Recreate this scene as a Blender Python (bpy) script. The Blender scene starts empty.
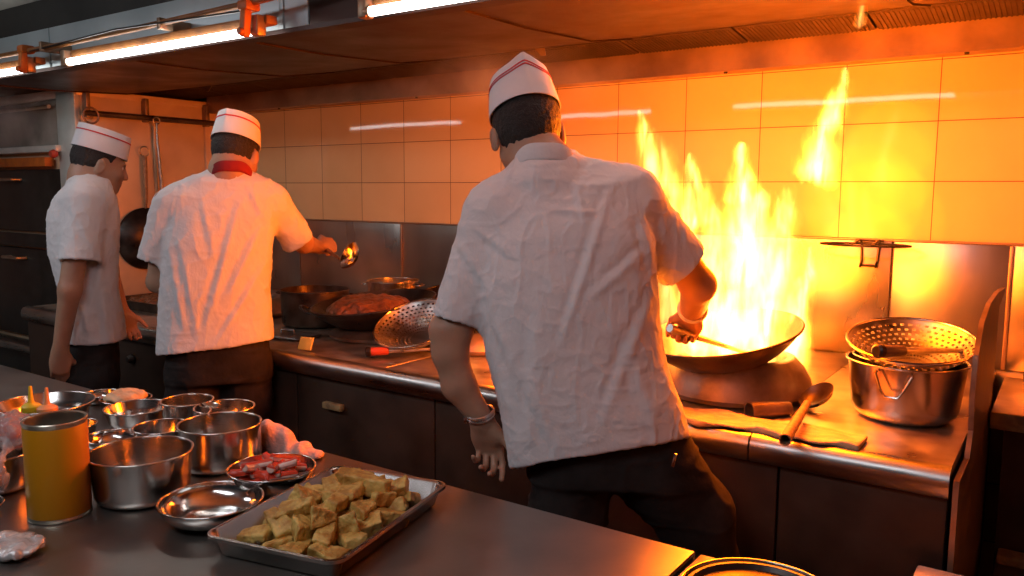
import bpy, bmesh, math, random
import numpy as np
from math import sin, cos, pi, radians, sqrt, atan2
from mathutils import Vector, Matrix
random.seed(7); np.random.seed(7)
SC = bpy.context.scene
COL = SC.collection

# ------------------------------------------------------------------ camera
CZ = 1.45; FPX = 810.0
YAW, PIT, ROL = radians(34.639375), radians(6.744426), radians(0.35)
_h = np.array([-sin(YAW), cos(YAW), 0.0])
CF = _h*cos(PIT)+np.array([0, 0, -sin(PIT)])
_r = np.array([cos(YAW), sin(YAW), 0.0]); _u = np.cross(_r, CF)
CR = _r*cos(ROL)+_u*sin(ROL); CU = -_r*sin(ROL)+_u*cos(ROL)
C0 = np.array([0, 0, CZ])
def ray(x, y): return CF+CR*(x-512)/FPX-CU*(y-288)/FPX
def atz(x, y, z): r = ray(x, y); return C0+r*((z-CZ)/r[2])
def aty(x, y, Y): r = ray(x, y); return C0+r*(Y/r[1])
def atx(x, y, X): r = ray(x, y); return C0+r*(X/r[0])
def atd(x, y, d): return C0+ray(x, y)*d
cd = bpy.data.cameras.new('camera'); cam = bpy.data.objects.new('camera', cd); COL.objects.link(cam)
M = Matrix.Identity(4)
for i in range(3):
    M[i][0] = CR[i]; M[i][1] = CU[i]; M[i][2] = -CF[i]; M[i][3] = C0[i]
cam.matrix_world = M
cd.sensor_width = 36; cd.lens = 36*FPX/1024; cd.clip_start = 0.05; cd.clip_end = 50
SC.camera = cam

# ------------------------------------------------------------------ materials
def newmat(name):
    m = bpy.data.materials.new(name); m.use_nodes = True
    nt = m.node_tree; b = nt.nodes['Principled BSDF']; return m, nt, b
def N(nt, t, **kw):
    n = nt.nodes.new(t)
    for k, v in kw.items():
        if k in n.inputs: n.inputs[k].default_value = v
        else: setattr(n, k, v)
    return n
def L(nt, a, b): nt.links.new(a, b)
def coords(nt, scale=(1, 1, 1), kind='Object'):
    tc = nt.nodes.new('ShaderNodeTexCoord'); mp = nt.nodes.new('ShaderNodeMapping')
    mp.inputs['Scale'].default_value = scale
    L(nt, tc.outputs[kind], mp.inputs['Vector']); return mp.outputs['Vector']
def ramp(nt, fac, stops):
    r = nt.nodes.new('ShaderNodeValToRGB'); e = r.color_ramp.elements
    while len(e) < len(stops): e.new(0.5)
    for q, (p, c) in zip(e, stops):
        q.position = p; q.color = (c[0], c[1], c[2], 1) if isinstance(c, tuple) else (c, c, c, 1)
    L(nt, fac, r.inputs['Fac']); return r.outputs['Color']
def mat(name, c1, c2=None, rough=0.5, metal=0.0, nscale=8, stretch=(1, 1, 1), rvar=0.0, bump=0.0, bscale=60,
        emit=None, estr=0, spec=0.5, sheen=0, trans=0, alpha=1, coat=0, sss=0, bstretch=None, lo=.35, hi=.65, detail=4):
    m, nt, b = newmat(name)
    b.inputs['Roughness'].default_value = rough; b.inputs['Metallic'].default_value = metal
    b.inputs['Specular IOR Level'].default_value = spec
    v = coords(nt, stretch)
    n = N(nt, 'ShaderNodeTexNoise', Scale=nscale, Detail=detail); L(nt, v, n.inputs['Vector'])
    if c2 is None: c2 = tuple(x*0.85 for x in c1)
    L(nt, ramp(nt, n.outputs['Fac'], [(lo, c2), (hi, c1)]), b.inputs['Base Color'])
    if rvar:
        mr = N(nt, 'ShaderNodeMapRange'); mr.inputs['To Min'].default_value = max(0, rough-rvar); mr.inputs['To Max'].default_value = rough+rvar
        mr.inputs['From Min'].default_value = .3; mr.inputs['From Max'].default_value = .7
        L(nt, n.outputs['Fac'], mr.inputs['Value']); L(nt, mr.outputs['Result'], b.inputs['Roughness'])
    if bump:
        v2 = coords(nt, bstretch or stretch)
        n2 = N(nt, 'ShaderNodeTexNoise', Scale=bscale, Detail=5); L(nt, v2, n2.inputs['Vector'])
        bp = N(nt, 'ShaderNodeBump', Strength=bump, Distance=0.01); L(nt, n2.outputs['Fac'], bp.inputs['Height'])
        L(nt, bp.outputs['Normal'], b.inputs['Normal'])
    if emit: b.inputs['Emission Color'].default_value = (*emit, 1); b.inputs['Emission Strength'].default_value = estr
    if sheen: b.inputs['Sheen Weight'].default_value = sheen
    if trans: b.inputs['Transmission Weight'].default_value = trans
    if alpha < 1: b.inputs['Alpha'].default_value = alpha
    if coat: b.inputs['Coat Weight'].default_value = coat
    if sss:
        b.inputs['Subsurface Weight'].default_value = sss; b.inputs['Subsurface Radius'].default_value = (.02, .008, .004)
        b.inputs['Subsurface Scale'].default_value = .5
    return m
MT = {}
MT['steel'] = mat('brushed_steel', (.55, .54, .52), (.38, .37, .35), rough=.33, metal=1, nscale=5, stretch=(1, 6, 6), rvar=.08, bump=.04, bscale=40, bstretch=(1, 30, 30))
MT['pot'] = mat('polished_pot_steel', (.62, .61, .58), (.45, .43, .40), rough=.2, metal=1, nscale=9, rvar=.07)
MT['bowl'] = mat('thin_bowl_steel', (.66, .66, .64), (.5, .49, .47), rough=.15, metal=1, nscale=30, rvar=.05, bump=.12, bscale=14)
MT['counter'] = mat('worn_counter_steel', (.34, .31, .285), (.24, .22, .20), rough=.34, metal=.9, nscale=7, rvar=.05, bump=.03, bscale=60, lo=.2, hi=.8)
MT['range_top'] = mat('greasy_range_steel', (.62, .56, .48), (.36, .30, .24), rough=.38, metal=.85, nscale=9, rvar=.12, bump=.12, bscale=16)
MT['range_front'] = mat('dark_range_front', (.085, .050, .034), (.045, .028, .020), rough=.45, metal=.4, nscale=5, rvar=.08, bump=.05, bscale=12)
MT['splash'] = mat('splash_steel', (.36, .34, .31), (.30, .28, .25), rough=.3, metal=.9, nscale=3, stretch=(2, 1, .6), rvar=.04, bump=.03, bscale=30)
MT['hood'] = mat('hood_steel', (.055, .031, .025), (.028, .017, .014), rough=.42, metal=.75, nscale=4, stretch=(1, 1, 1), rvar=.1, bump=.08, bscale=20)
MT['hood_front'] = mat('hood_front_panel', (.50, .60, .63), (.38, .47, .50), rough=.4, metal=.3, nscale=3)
MT['gutter'] = mat('hood_gutter_steel', (.40, .28, .18), (.25, .17, .11), rough=.38, metal=.6, nscale=6, rvar=.1, bump=.08, bscale=60)
MT['filter'] = mat('grease_filter', (.085, .062, .048), (.055, .040, .031), rough=.5, metal=.6, nscale=14)
MT['black_iron'] = mat('black_iron', (.050, .040, .034), (.025, .020, .017), rough=.36, metal=.55, nscale=16, rvar=.1, bump=.15, bscale=26)
MT['wok_iron'] = mat('seasoned_wok_iron', (.16, .115, .085), (.07, .05, .038), rough=.36, metal=.7, nscale=12, rvar=.1, bump=.12, bscale=30)
MT['burner'] = mat('burner_ring_iron', (.36, .27, .21), (.19, .14, .11), rough=.42, metal=.7, nscale=12, rvar=.1, bump=.2, bscale=18)
MT['wood'] = mat('worn_wood', (.42, .26, .14), (.24, .14, .075), rough=.6, nscale=6, stretch=(8, 1, 8), bump=.2, bscale=30)
MT['dark_wood'] = mat('dark_wood_grip', (.16, .10, .06), (.09, .055, .035), rough=.45, nscale=10)
MT['red_rubber'] = mat('red_grip', (.55, .07, .035), rough=.45)
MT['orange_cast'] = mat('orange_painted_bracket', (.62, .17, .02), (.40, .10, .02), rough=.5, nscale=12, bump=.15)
MT['conduit'] = mat('grimy_orange_conduit', (.34, .13, .03), (.18, .07, .02), rough=.5, nscale=14)
MT['skin'] = mat('skin', (.46, .27, .18), (.40, .225, .145), rough=.5, nscale=14, bump=.08, bscale=120, sss=.2)
MT['hair'] = mat('black_hair', (.022, .016, .013), (.010, .008, .007), rough=.55, nscale=120, bump=.6, bscale=260)
MT['denim'] = mat('black_trousers', (.030, .024, .022), (.016, .013, .012), rough=.9, nscale=14, bump=.3, bscale=35, spec=.25)
MT['shoe'] = mat('black_shoe', (.02, .018, .016), rough=.5)
MT['hat_red'] = mat('red_stripe', (.60, .035, .045), rough=.7)
MT['scarf'] = mat('red_scarf', (.30, .008, .012), rough=.8, nscale=20, bump=.2)
MT['can'] = mat('yellow_can_label', (.54, .225, .004), (.50, .21, .004), rough=.42, nscale=2, spec=.4)
MT['can_metal'] = mat('tin_rim', (.55, .52, .42), (.40, .36, .28), rough=.32, metal=.9, nscale=20)
MT['yellow'] = mat('yellow_plastic', (.85, .62, .03), rough=.4)
MT['orange'] = mat('orange_plastic', (.85, .40, .16), rough=.4)
MT['tofu'] = mat('fried_tofu_skin', (.68, .47, .13), (.42, .22, .04), rough=.5, nscale=40, bump=.6, bscale=110, lo=.4, hi=.58, sss=.05)
MT['crab_white'] = mat('crab_stick_white', (.78, .60, .52), (.70, .42, .34), rough=.4, nscale=24)
MT['crab_red'] = mat('crab_stick_red', (.72, .07, .03), (.60, .05, .02), rough=.35, nscale=24)
MT['towel'] = mat('pink_towel', (.66, .42, .37), (.54, .31, .27), rough=.9, nscale=16, bump=.5, bscale=110, sheen=.3)
MT['board'] = mat('wet_cloth_strip', (.80, .60, .36), (.58, .40, .22), rough=.6, nscale=18, stretch=(1, 3, 3), bump=.4, bscale=30)
MT['foam'] = mat('white_foam', (.74, .70, .68), rough=.7, bump=.2)
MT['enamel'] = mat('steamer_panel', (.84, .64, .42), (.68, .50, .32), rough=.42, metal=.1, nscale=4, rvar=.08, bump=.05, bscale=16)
MT['cab_front'] = mat('steamer_front_steel', (.78, .80, .76), (.62, .64, .60), rough=.4, metal=.2, nscale=6, rvar=.08)
MT['cab_dark'] = mat('steamer_dark_front', (.075, .072, .065), (.04, .038, .034), rough=.35, metal=.6, nscale=6, rvar=.08)
MT['glass_door'] = mat('steamer_window', (.36, .35, .31), (.20, .20, .18), rough=.25, metal=.1, nscale=5)
MT['sauce'] = mat('brown_sauce_food', (.30, .12, .05), (.15, .055, .025), rough=.3, nscale=50, bump=.6, bscale=70)
MT['floor'] = mat('floor_tile', (.12, .075, .05), (.06, .04, .028), rough=.4, nscale=7, bump=.15, bscale=20)
MT['ceiling'] = mat('ceiling_paint', (.50, .50, .46), (.42, .42, .39), rough=.8, nscale=2)
MT['soffit'] = mat('dark_soffit', (.035, .035, .032), (.022, .022, .02), rough=.7, nscale=3)
MT['grime'] = mat('grimy_edge', (.42, .32, .15), (.20, .14, .07), rough=.6, nscale=26, bump=.4)
MT['paper'] = mat('yellow_sticker', (.88, .70, .16), rough=.6)
MT['watch'] = mat('watch_steel', (.7, .7, .7), rough=.25, metal=1)
MT['plastic_bag'] = mat('clear_plastic_bag', (.80, .72, .70), (.60, .42, .40), rough=.18, trans=.55, nscale=30, alpha=.75, bump=.4, bscale=50, spec=.8)
MT['pink_food'] = mat('pink_food', (.70, .20, .18), (.5, .1, .1), rough=.5, nscale=40, bump=.3)
MT['foil'] = mat('crumpled_wrap', (.75, .76, .74), (.5, .5, .5), rough=.18, metal=.4, nscale=30, bump=.5, bscale=60)
MT['label_white'] = mat('white_print', (.75, .75, .72), rough=.5)
MT['tube'] = mat('tube_glow', (.9, .9, .9), rough=.4, emit=(1.0, .97, .93), estr=9)
MT['eye'] = mat('eye_white', (.75, .72, .68), rough=.2)
MT['iris'] = mat('iris', (.03, .02, .015), rough=.2)

def shirt_mat(name, base):
    m, nt, b = newmat(name)
    v = coords(nt, (1, 1, 1))
    n1 = N(nt, 'ShaderNodeTexNoise', Scale=7, Detail=5, Distortion=1.2); L(nt, v, n1.inputs['Vector'])
    n2 = N(nt, 'ShaderNodeTexNoise', Scale=38, Detail=4, Distortion=.8); L(nt, v, n2.inputs['Vector'])
    v3 = coords(nt, (1, 1, .35))
    n3 = N(nt, 'ShaderNodeTexNoise', Scale=16, Detail=3, Distortion=1.5); L(nt, v3, n3.inputs['Vector'])
    wv = N(nt, 'ShaderNodeMath', operation='ABSOLUTE'); sb = N(nt, 'ShaderNodeMath', operation='SUBTRACT'); sb.inputs[1].default_value = .5
    L(nt, n3.outputs['Fac'], sb.inputs[0]); L(nt, sb.outputs[0], wv.inputs[0])
    b1 = N(nt, 'ShaderNodeBump', Strength=.35, Distance=.02); L(nt, n1.outputs['Fac'], b1.inputs['Height'])
    b2 = N(nt, 'ShaderNodeBump', Strength=.22, Distance=.008); L(nt, n2.outputs['Fac'], b2.inputs['Height']); L(nt, b1.outputs['Normal'], b2.inputs['Normal'])
    b3 = N(nt, 'ShaderNodeBump', Strength=.35, Distance=.012); L(nt, wv.outputs[0], b3.inputs['Height']); L(nt, b2.outputs['Normal'], b3.inputs['Normal'])
    L(nt, b3.outputs['Normal'], b.inputs['Normal'])
    b.inputs['Base Color'].default_value = (*base, 1); b.inputs['Roughness'].default_value = .85
    b.inputs['Sheen Weight'].default_value = .15
    return m
MT['shirt'] = shirt_mat('white_cotton', (.74, .73, .74))
MT['hat'] = mat('white_hat_cloth', (.80, .79, .81), (.74, .73, .75), rough=.8, nscale=12, bump=.1, bscale=30)

def tile_mat():
    m, nt, b = newmat('glazed_wall_tiles')
    tc = nt.nodes.new('ShaderNodeTexCoord')
    sp = nt.nodes.new('ShaderNodeSeparateXYZ'); L(nt, tc.outputs['Object'], sp.inputs[0])
    cx = nt.nodes.new('ShaderNodeCombineXYZ')
    ax = N(nt, 'ShaderNodeMath', operation='ADD'); ax.inputs[1].default_value = .438+.33*40
    az = N(nt, 'ShaderNodeMath', operation='ADD'); az.inputs[1].default_value = -1.277+.222*10
    L(nt, sp.outputs['X'], ax.inputs[0]); L(nt, sp.outputs['Z'], az.inputs[0])
    L(nt, ax.outputs[0], cx.inputs['X']); L(nt, az.outputs[0], cx.inputs['Y'])
    br = nt.nodes.new('ShaderNodeTexBrick'); br.offset = 0; br.squash = 1
    br.inputs['Scale'].default_value = 1; br.inputs['Brick Width'].default_value = .33; br.inputs['Row Height'].default_value = .222
    br.inputs['Mortar Size'].default_value = .0018; br.inputs['Mortar Smooth'].default_value = .2; br.inputs['Bias'].default_value = 0
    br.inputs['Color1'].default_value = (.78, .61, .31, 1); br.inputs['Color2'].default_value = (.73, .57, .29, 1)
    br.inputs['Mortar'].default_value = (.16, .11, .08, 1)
    L(nt, cx.outputs[0], br.inputs['Vector'])
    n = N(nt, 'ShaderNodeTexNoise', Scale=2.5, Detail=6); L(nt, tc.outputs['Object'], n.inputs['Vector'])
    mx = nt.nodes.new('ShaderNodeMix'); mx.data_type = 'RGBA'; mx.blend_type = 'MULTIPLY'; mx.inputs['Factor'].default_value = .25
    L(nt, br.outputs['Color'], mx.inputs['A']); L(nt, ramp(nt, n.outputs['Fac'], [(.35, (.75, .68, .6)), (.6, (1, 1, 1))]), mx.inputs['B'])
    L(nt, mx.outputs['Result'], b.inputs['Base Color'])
    b.inputs['Roughness'].default_value = .045; b.inputs['Specular IOR Level'].default_value = .5
    bp = N(nt, 'ShaderNodeBump', Strength=.6, Distance=.002, invert=True); L(nt, br.outputs['Fac'], bp.inputs['Height'])
    n2 = N(nt, 'ShaderNodeTexNoise', Scale=3.2, Detail=1); L(nt, tc.outputs['Object'], n2.inputs['Vector'])
    b2 = N(nt, 'ShaderNodeBump', Strength=.12, Distance=.006); L(nt, n2.outputs['Fac'], b2.inputs['Height']); L(nt, bp.outputs['Normal'], b2.inputs['Normal'])
    L(nt, b2.outputs['Normal'], b.inputs['Normal'])
    return m
MT['tiles'] = tile_mat()

# ------------------------------------------------------------------ mesh helpers
def objm(name, me, m, parent=None, loc=(0, 0, 0), rot=None, smooth=True):
    o = bpy.data.objects.new(name, me); COL.objects.link(o)
    if m: me.materials.append(MT[m] if isinstance(m, str) else m)
    o.location = loc
    if rot is not None:
        if isinstance(rot, (int, float)): o.rotation_euler = (0, 0, rot)
        else: o.rotation_euler = rot
    if parent: o.parent = parent
    return o
def from_bm(name, bm, m, parent=None, loc=(0, 0, 0), rot=None, smooth=True, angle=35):
    bmesh.ops.recalc_face_normals(bm, faces=bm.faces)
    me = bpy.data.meshes.new(name); bm.to_mesh(me); bm.free()
    if smooth:
        me.polygons.foreach_set('use_smooth', [True]*len(me.polygons))
        me.set_sharp_from_angle(angle=radians(angle))
    return objm(name, me, m, parent, loc, rot)
def tag(o, label, cat, group=None, kind=None):
    if label: o['label'] = label
    if cat: o['category'] = cat
    if group: o['group'] = group
    if kind: o['kind'] = kind
    return o
def thing(name, label, cat, loc=(0, 0, 0), rot=None, group=None):
    o = bpy.data.objects.new(name, None); COL.objects.link(o); o.empty_display_size = .1
    o.location = loc
    if rot is not None: o.rotation_euler = (0, 0, rot) if isinstance(rot, (int, float)) else rot
    return tag(o, label, cat, group)
def struct(o): o['kind'] = 'structure'; return o
def bx(bm, lo, hi, bev=0.0, mtx=None, seg=2):
    c = [(a+b)/2 for a, b in zip(lo, hi)]; s = [abs(b-a) for a, b in zip(lo, hi)]
    t = bmesh.new(); bmesh.ops.create_cube(t, size=1)
    for v in t.verts: v.co = Vector((v.co.x*s[0]+c[0], v.co.y*s[1]+c[1], v.co.z*s[2]+c[2]))
    if bev: bmesh.ops.bevel(t, geom=t.edges[:], offset=bev, segments=seg, affect='EDGES', profile=.5)
    merge(bm, t, mtx)
def merge(bm, t, mtx=None):
    if mtx is not None: bmesh.ops.transform(t, matrix=mtx, verts=t.verts)
    me = bpy.data.meshes.new('tmp'); t.to_mesh(me); t.free(); bm.from_mesh(me); bpy.data.meshes.remove(me)
def tube(bm, pts, r, seg=12, close=False, cap=True):
    """swept round bar; r a number or one per point"""
    P = [Vector(p) for p in pts]; n = len(P); R = [r]*n if isinstance(r, (int, float)) else list(r)
    rings = []; up = None
    for i in range(n):
        if close: t = (P[(i+1) % n]-P[i-1]).normalized()
        else: t = (P[min(i+1, n-1)]-P[max(i-1, 0)]).normalized()
        if up is None:
            up = Vector((0, 0, 1)) if abs(t.z) < .9 else Vector((1, 0, 0))
        a = t.cross(up).normalized(); up = a.cross(t).normalized()
        rings.append([bm.verts.new(P[i]+(a*cos(2*pi*k/seg)+up*sin(2*pi*k/seg))*R[i]) for k in range(seg)])
    for i in range(n if close else n-1):
        A, B = rings[i], rings[(i+1) % n]
        for k in range(seg):
            bm.faces.new((A[k], A[(k+1) % seg], B[(k+1) % seg], B[k]))
    if cap and not close:
        bm.faces.new(rings[0][::-1]); bm.faces.new(rings[-1])
def lathe(bm, prof, seg=64, mtx=None, cap=True):
    t = bmesh.new(); rings = []
    for (r, z) in prof:
        if r < 1e-5: rings.append([t.verts.new((0, 0, z))])
        else: rings.append([t.verts.new((r*cos(2*pi*k/seg), r*sin(2*pi*k/seg), z)) for k in range(seg)])
    for A, B in zip(rings[:-1], rings[1:]):
        for k in range(seg):
            k2 = (k+1) % seg
            if len(A) == 1 and len(B) == 1: continue
            if len(A) == 1: t.faces.new((A[0], B[k2], B[k]))
            elif len(B) == 1: t.faces.new((A[k], A[k2], B[0]))
            else: t.faces.new((A[k], A[k2], B[k2], B[k]))
    merge(bm, t, mtx)
def arc(c, r, a0, a1, n, ax='xz'):
    out = []
    for i in range(n+1):
        a = a0+(a1-a0)*i/n; u, v = r*cos(a), r*sin(a)
        if ax == 'xz': out.append((c[0]+u, c[1], c[2]+v))
        elif ax == 'xy': out.append((c[0]+u, c[1]+v, c[2]))
        else: out.append((c[0], c[1]+u, c[2]+v))
    return out
def prism(bm, poly, x0, x1, axis='x'):
    """extrude a 2d polygon along an axis; poly is (y,z) for x, (x,z) for y, (x,y) for z"""
    def P(a, q):
        return {'x': (a, q[0], q[1]), 'y': (q[0], a, q[1]), 'z': (q[0], q[1], a)}[axis]
    A = [bm.verts.new(P(x0, q)) for q in poly]; B = [bm.verts.new(P(x1, q)) for q in poly]
    n = len(poly)
    for i in range(n): bm.faces.new((A[i], A[(i+1) % n], B[(i+1) % n], B[i]))
    bm.faces.new(A[::-1]); bm.faces.new(B)

# ------------------------------------------------------------------ noise + implicit surfaces
def _hash(i, j, k, s):
    h = (i.astype(np.int64)*374761393+j.astype(np.int64)*668265263+k.astype(np.int64)*2147483647+s*974634777) & 0xffffffff
    h = ((h ^ (h >> 13))*1274126177) & 0xffffffff
    return ((h ^ (h >> 16)) & 0xffff)/65535.0
def vnoise(P, s=0):
    I = np.floor(P).astype(np.int64); f = P-I; f = f*f*f*(f*(f*6-15)+10); out = 0
    for a in (0, 1):
        for b in (0, 1):
            for c in (0, 1):
                w = (f[:, 0] if a else 1-f[:, 0])*(f[:, 1] if b else 1-f[:, 1])*(f[:, 2] if c else 1-f[:, 2])
                out = out+w*_hash(I[:, 0]+a, I[:, 1]+b, I[:, 2]+c, s)
    return out*2-1
class Field:
    def __init__(s, lo, hi, h):
        s.lo = np.array(lo, float); s.h = h
        s.n = np.ceil((np.array(hi)-s.lo)/h).astype(int)+1
        s.F = np.full(s.n, 1.0, np.float32)
    def sl(s, lo, hi, pad):
        a = np.maximum(np.floor((np.array(lo)-pad-s.lo)/s.h).astype(int), 0)
        b = np.minimum(np.ceil((np.array(hi)+pad-s.lo)/s.h).astype(int)+1, s.n)
        b = np.maximum(b, a+1)
        sl = tuple(slice(x, y) for x, y in zip(a, b))
        g = [(np.arange(x, y)*s.h+o).astype(np.float32) for x, y, o in zip(a, b, s.lo)]
        return sl, g[0][:, None, None], g[1][None, :, None], g[2][None, None, :]
    def add(s, prim, k=0.01):
        fn, lo, hi = prim; sl, X, Y, Z = s.sl(lo, hi, k+3*s.h); d = fn(X, Y, Z); F = s.F[sl]
        h = np.maximum(k-np.abs(F-d), 0)/max(k, 1e-6); s.F[sl] = np.minimum(F, d)-h*h*k*.25
    def sub(s, prim, k=0.002):
        fn, lo, hi = prim; sl, X, Y, Z = s.sl(lo, hi, k+2*s.h); d = -fn(X, Y, Z); F = s.F[sl]
        h = np.maximum(k-np.abs(F-d), 0)/max(k, 1e-6); s.F[sl] = np.maximum(F, d)+h*h*k*.25
    def cut(s, p, n, k=.003):
        n = np.array(n, float); n /= np.linalg.norm(n)
        sl, X, Y, Z = s.sl(s.lo, s.lo+s.n*s.h, 0)
        d = (X-p[0])*n[0]+(Y-p[1])*n[1]+(Z-p[2])*n[2]; F = s.F
        s.F = np.maximum(F, d).astype(np.float32)
    def mesh(s, disp=None, iters=1):
        F = s.F; S = F < 0; nx, ny, nz = F.shape
        cnt = np.zeros((nx-1, ny-1, nz-1), np.int8)
        for a in (0, 1):
            for b in (0, 1):
                for c in (0, 1): cnt += S[a:nx-1+a, b:ny-1+b, c:nz-1+c]
        act = (cnt > 0) & (cnt < 8); I = np.argwhere(act); idx = np.full(act.shape, -1, np.int64); idx[act] = np.arange(len(I))
        acc = np.zeros((len(I), 3)); num = np.zeros(len(I))
        cs = [(a, b, c) for a in (0, 1) for b in (0, 1) for c in (0, 1)]
        V = {q: F[I[:, 0]+q[0], I[:, 1]+q[1], I[:, 2]+q[2]].astype(float) for q in cs}
        for q in cs:
            for ax in range(3):
                if q[ax] == 0:
                    p = list(q); p[ax] = 1; p = tuple(p); u, v = V[q], V[p]; m = (u < 0) != (v < 0)
                    t = np.where(m, u/np.where(m, u-v, 1), 0)
                    pt = np.tile(np.array(q, float), (len(I), 1)); pt[:, ax] = t
                    acc[m] += pt[m]; num[m] += 1
        P = (I+acc/num[:, None])*s.h+s.lo
        quads = []
        for ax in range(3):
            sh = [nx, ny, nz]; a = [slice(0, None)]*3; b = [slice(0, None)]*3
            a[ax] = slice(0, -1); b[ax] = slice(1, None)
            A = S[tuple(a)]; B = S[tuple(b)]
            E = np.argwhere(A != B)
            o1, o2 = [q for q in range(3) if q != ax]
            E = E[(E[:, o1] > 0) & (E[:, o2] > 0) & (E[:, o1] < sh[o1]-1) & (E[:, o2] < sh[o2]-1)]
            ins = A[E[:, 0], E[:, 1], E[:, 2]]
            def g(d1, d2):
                q = E.copy(); q[:, o1] -= d1; q[:, o2] -= d2; return idx[q[:, 0], q[:, 1], q[:, 2]]
            Q = np.stack([g(1, 1), g(0, 1), g(0, 0), g(1, 0)], 1)
            flip = ins if ax != 1 else ~ins
            Q[~flip] = Q[~flip][:, ::-1]; quads.append(Q)
        Q = np.concatenate(quads)
        for _ in range(iters):   # light smoothing
            sm = np.zeros_like(P); c = np.zeros(len(P))
            for i in range(4):
                np.add.at(sm, Q[:, i], P[Q[:, (i+1) % 4]]+P[Q[:, i-1]]); np.add.at(c, Q[:, i], 2)
            P = P*.4+.6*sm/np.maximum(c, 1)[:, None]
        if disp is not None:
            Nn = np.cross(P[Q[:, 2]]-P[Q[:, 0]], P[Q[:, 3]]-P[Q[:, 1]]); VN = np.zeros_like(P)
            for i in range(4): np.add.at(VN, Q[:, i], Nn)
            VN /= np.linalg.norm(VN, axis=1)[:, None]+1e-12
            P = P+VN*disp(P, VN)[:, None]
        return P, Q
def mk(name, PQ, m, parent=None, loc=(0, 0, 0)):
    P, Q = PQ; me = bpy.data.meshes.new(name)
    me.vertices.add(len(P)); me.vertices.foreach_set('co', P.astype(np.float32).ravel())
    me.loops.add(len(Q)*4); me.loops.foreach_set('vertex_index', Q.astype(np.int32).ravel())
    me.polygons.add(len(Q)); me.polygons.foreach_set('loop_start', np.arange(len(Q), dtype=np.int32)*4)
    me.update(calc_edges=True); me.validate()
    me.polygons.foreach_set('use_smooth', [True]*len(me.polygons))
    return objm(name, me, m, parent, loc)
def cap(a, b, ra, rb, clips=(), sq=None):
    a = np.array(a, float); b = np.array(b, float); ab = b-a; l2 = ab@ab+1e-9
    def fn(X, Y, Z):
        x, y, z = X-a[0], Y-a[1], Z-a[2]
        t = np.clip((x*ab[0]+y*ab[1]+z*ab[2])/l2, 0, 1)
        dx, dy, dz = x-t*ab[0], y-t*ab[1], z-t*ab[2]
        if sq is not None:   # squash along a direction
            n, f = np.array(sq[0])/np.linalg.norm(sq[0]), sq[1]
            q = dx*n[0]+dy*n[1]+dz*n[2]; g = (1/f-1)
            dx, dy, dz = dx+n[0]*q*g, dy+n[1]*q*g, dz+n[2]*q*g
        d = np.sqrt(dx*dx+dy*dy+dz*dz)-(ra+(rb-ra)*t)
        for p, n in clips:
            n = np.array(n, float); n /= np.linalg.norm(n)
            d = np.maximum(d, (X-p[0])*n[0]+(Y-p[1])*n[1]+(Z-p[2])*n[2])
        return d
    R = max(ra, rb); return fn, np.minimum(a, b)-R, np.maximum(a, b)+R
def ell(c, r, A=None, clips=()):
    c = np.array(c, float); r = np.array(r, float); A = np.eye(3) if A is None else np.array(A)   # rows: local axes
    def fn(X, Y, Z):
        x, y, z = X-c[0], Y-c[1], Z-c[2]
        u = [(x*A[i][0]+y*A[i][1]+z*A[i][2]) for i in range(3)]
        k0 = np.sqrt((u[0]/r[0])**2+(u[1]/r[1])**2+(u[2]/r[2])**2)
        k1 = np.sqrt((u[0]/r[0]**2)**2+(u[1]/r[1]**2)**2+(u[2]/r[2]**2)**2)+1e-6
        d = k0*(k0-1)/k1
        for p, n in clips:
            n = np.array(n, float); n /= np.linalg.norm(n)
            d = np.maximum(d, (X-p[0])*n[0]+(Y-p[1])*n[1]+(Z-p[2])*n[2])
        return d
    e = np.sqrt(((A*r[:, None])**2).sum(0)); return fn, c-e, c+e
def loft(rows, ex=2.3):
    """rows: (z, ax centre, s centre, half width, half depth) sorted by z"""
    R = np.array(sorted(rows)); z0, z1 = R[0, 0], R[-1, 0]; zz = np.linspace(z0-.03, z1+.03, 240)
    T = [np.interp(zz, R[:, 0], R[:, i]) for i in range(1, 5)]
    k = np.exp(-np.linspace(-2, 2, 19)**2); k /= k.sum()
    T = [np.convolve(np.pad(t, 9, 'edge'), k, 'valid') for t in T]
    def fn(X, Y, Z):
        zf = Z.ravel(); c, s, w, d = [np.interp(zf, zz, t).astype(np.float32)[None, None, :] for t in T]
        u = np.abs(X-c)/w; v = np.abs(Y-s)/d
        q = (u**ex+v**ex)**(1/ex)
        g = (q-1)*np.minimum(w, d)
        return np.maximum(g, np.maximum(z0-Z, Z-z1))
    W = max(R[:, 3]); D = max(R[:, 4])
    return fn, (min(R[:, 1])-W, min(R[:, 2])-D, z0), (max(R[:, 1])+W, max(R[:, 2])+D, z1)

# ------------------------------------------------------------------ the room
YW = 3.395; ZR = .82; ZC = .80
def boxo(name, lo, hi, m, parent=None, bev=0, rot=None):
    bm = bmesh.new(); bx(bm, lo, hi, bev); return from_bm(name, bm, m, parent)
struct(boxo('floor', (-6.6, -1.6, -.05), (2.0, YW+.1, 0), 'floor'))
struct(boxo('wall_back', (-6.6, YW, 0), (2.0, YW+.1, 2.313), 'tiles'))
struct(boxo('wall_left', (-6.7, -1.6, 0), (-6.6, YW+.1, 2.313), 'ceiling'))
struct(boxo('wall_right', (2.0, -1.6, 0), (2.1, YW+.1, 2.313), 'ceiling'))
struct(boxo('ceiling', (-6.7, -1.6, 2.313), (2.1, YW+.1, 2.40), 'ceiling'))
struct(boxo('trim_1', (-6.6, 1.93, 2.178), (2.0, 1.99, 2.313), 'soffit'))
struct(boxo('trim_2', (-6.6, YW-.014, 1.90), (2.0, YW, 1.913), 'ceiling')) if False else None

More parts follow.
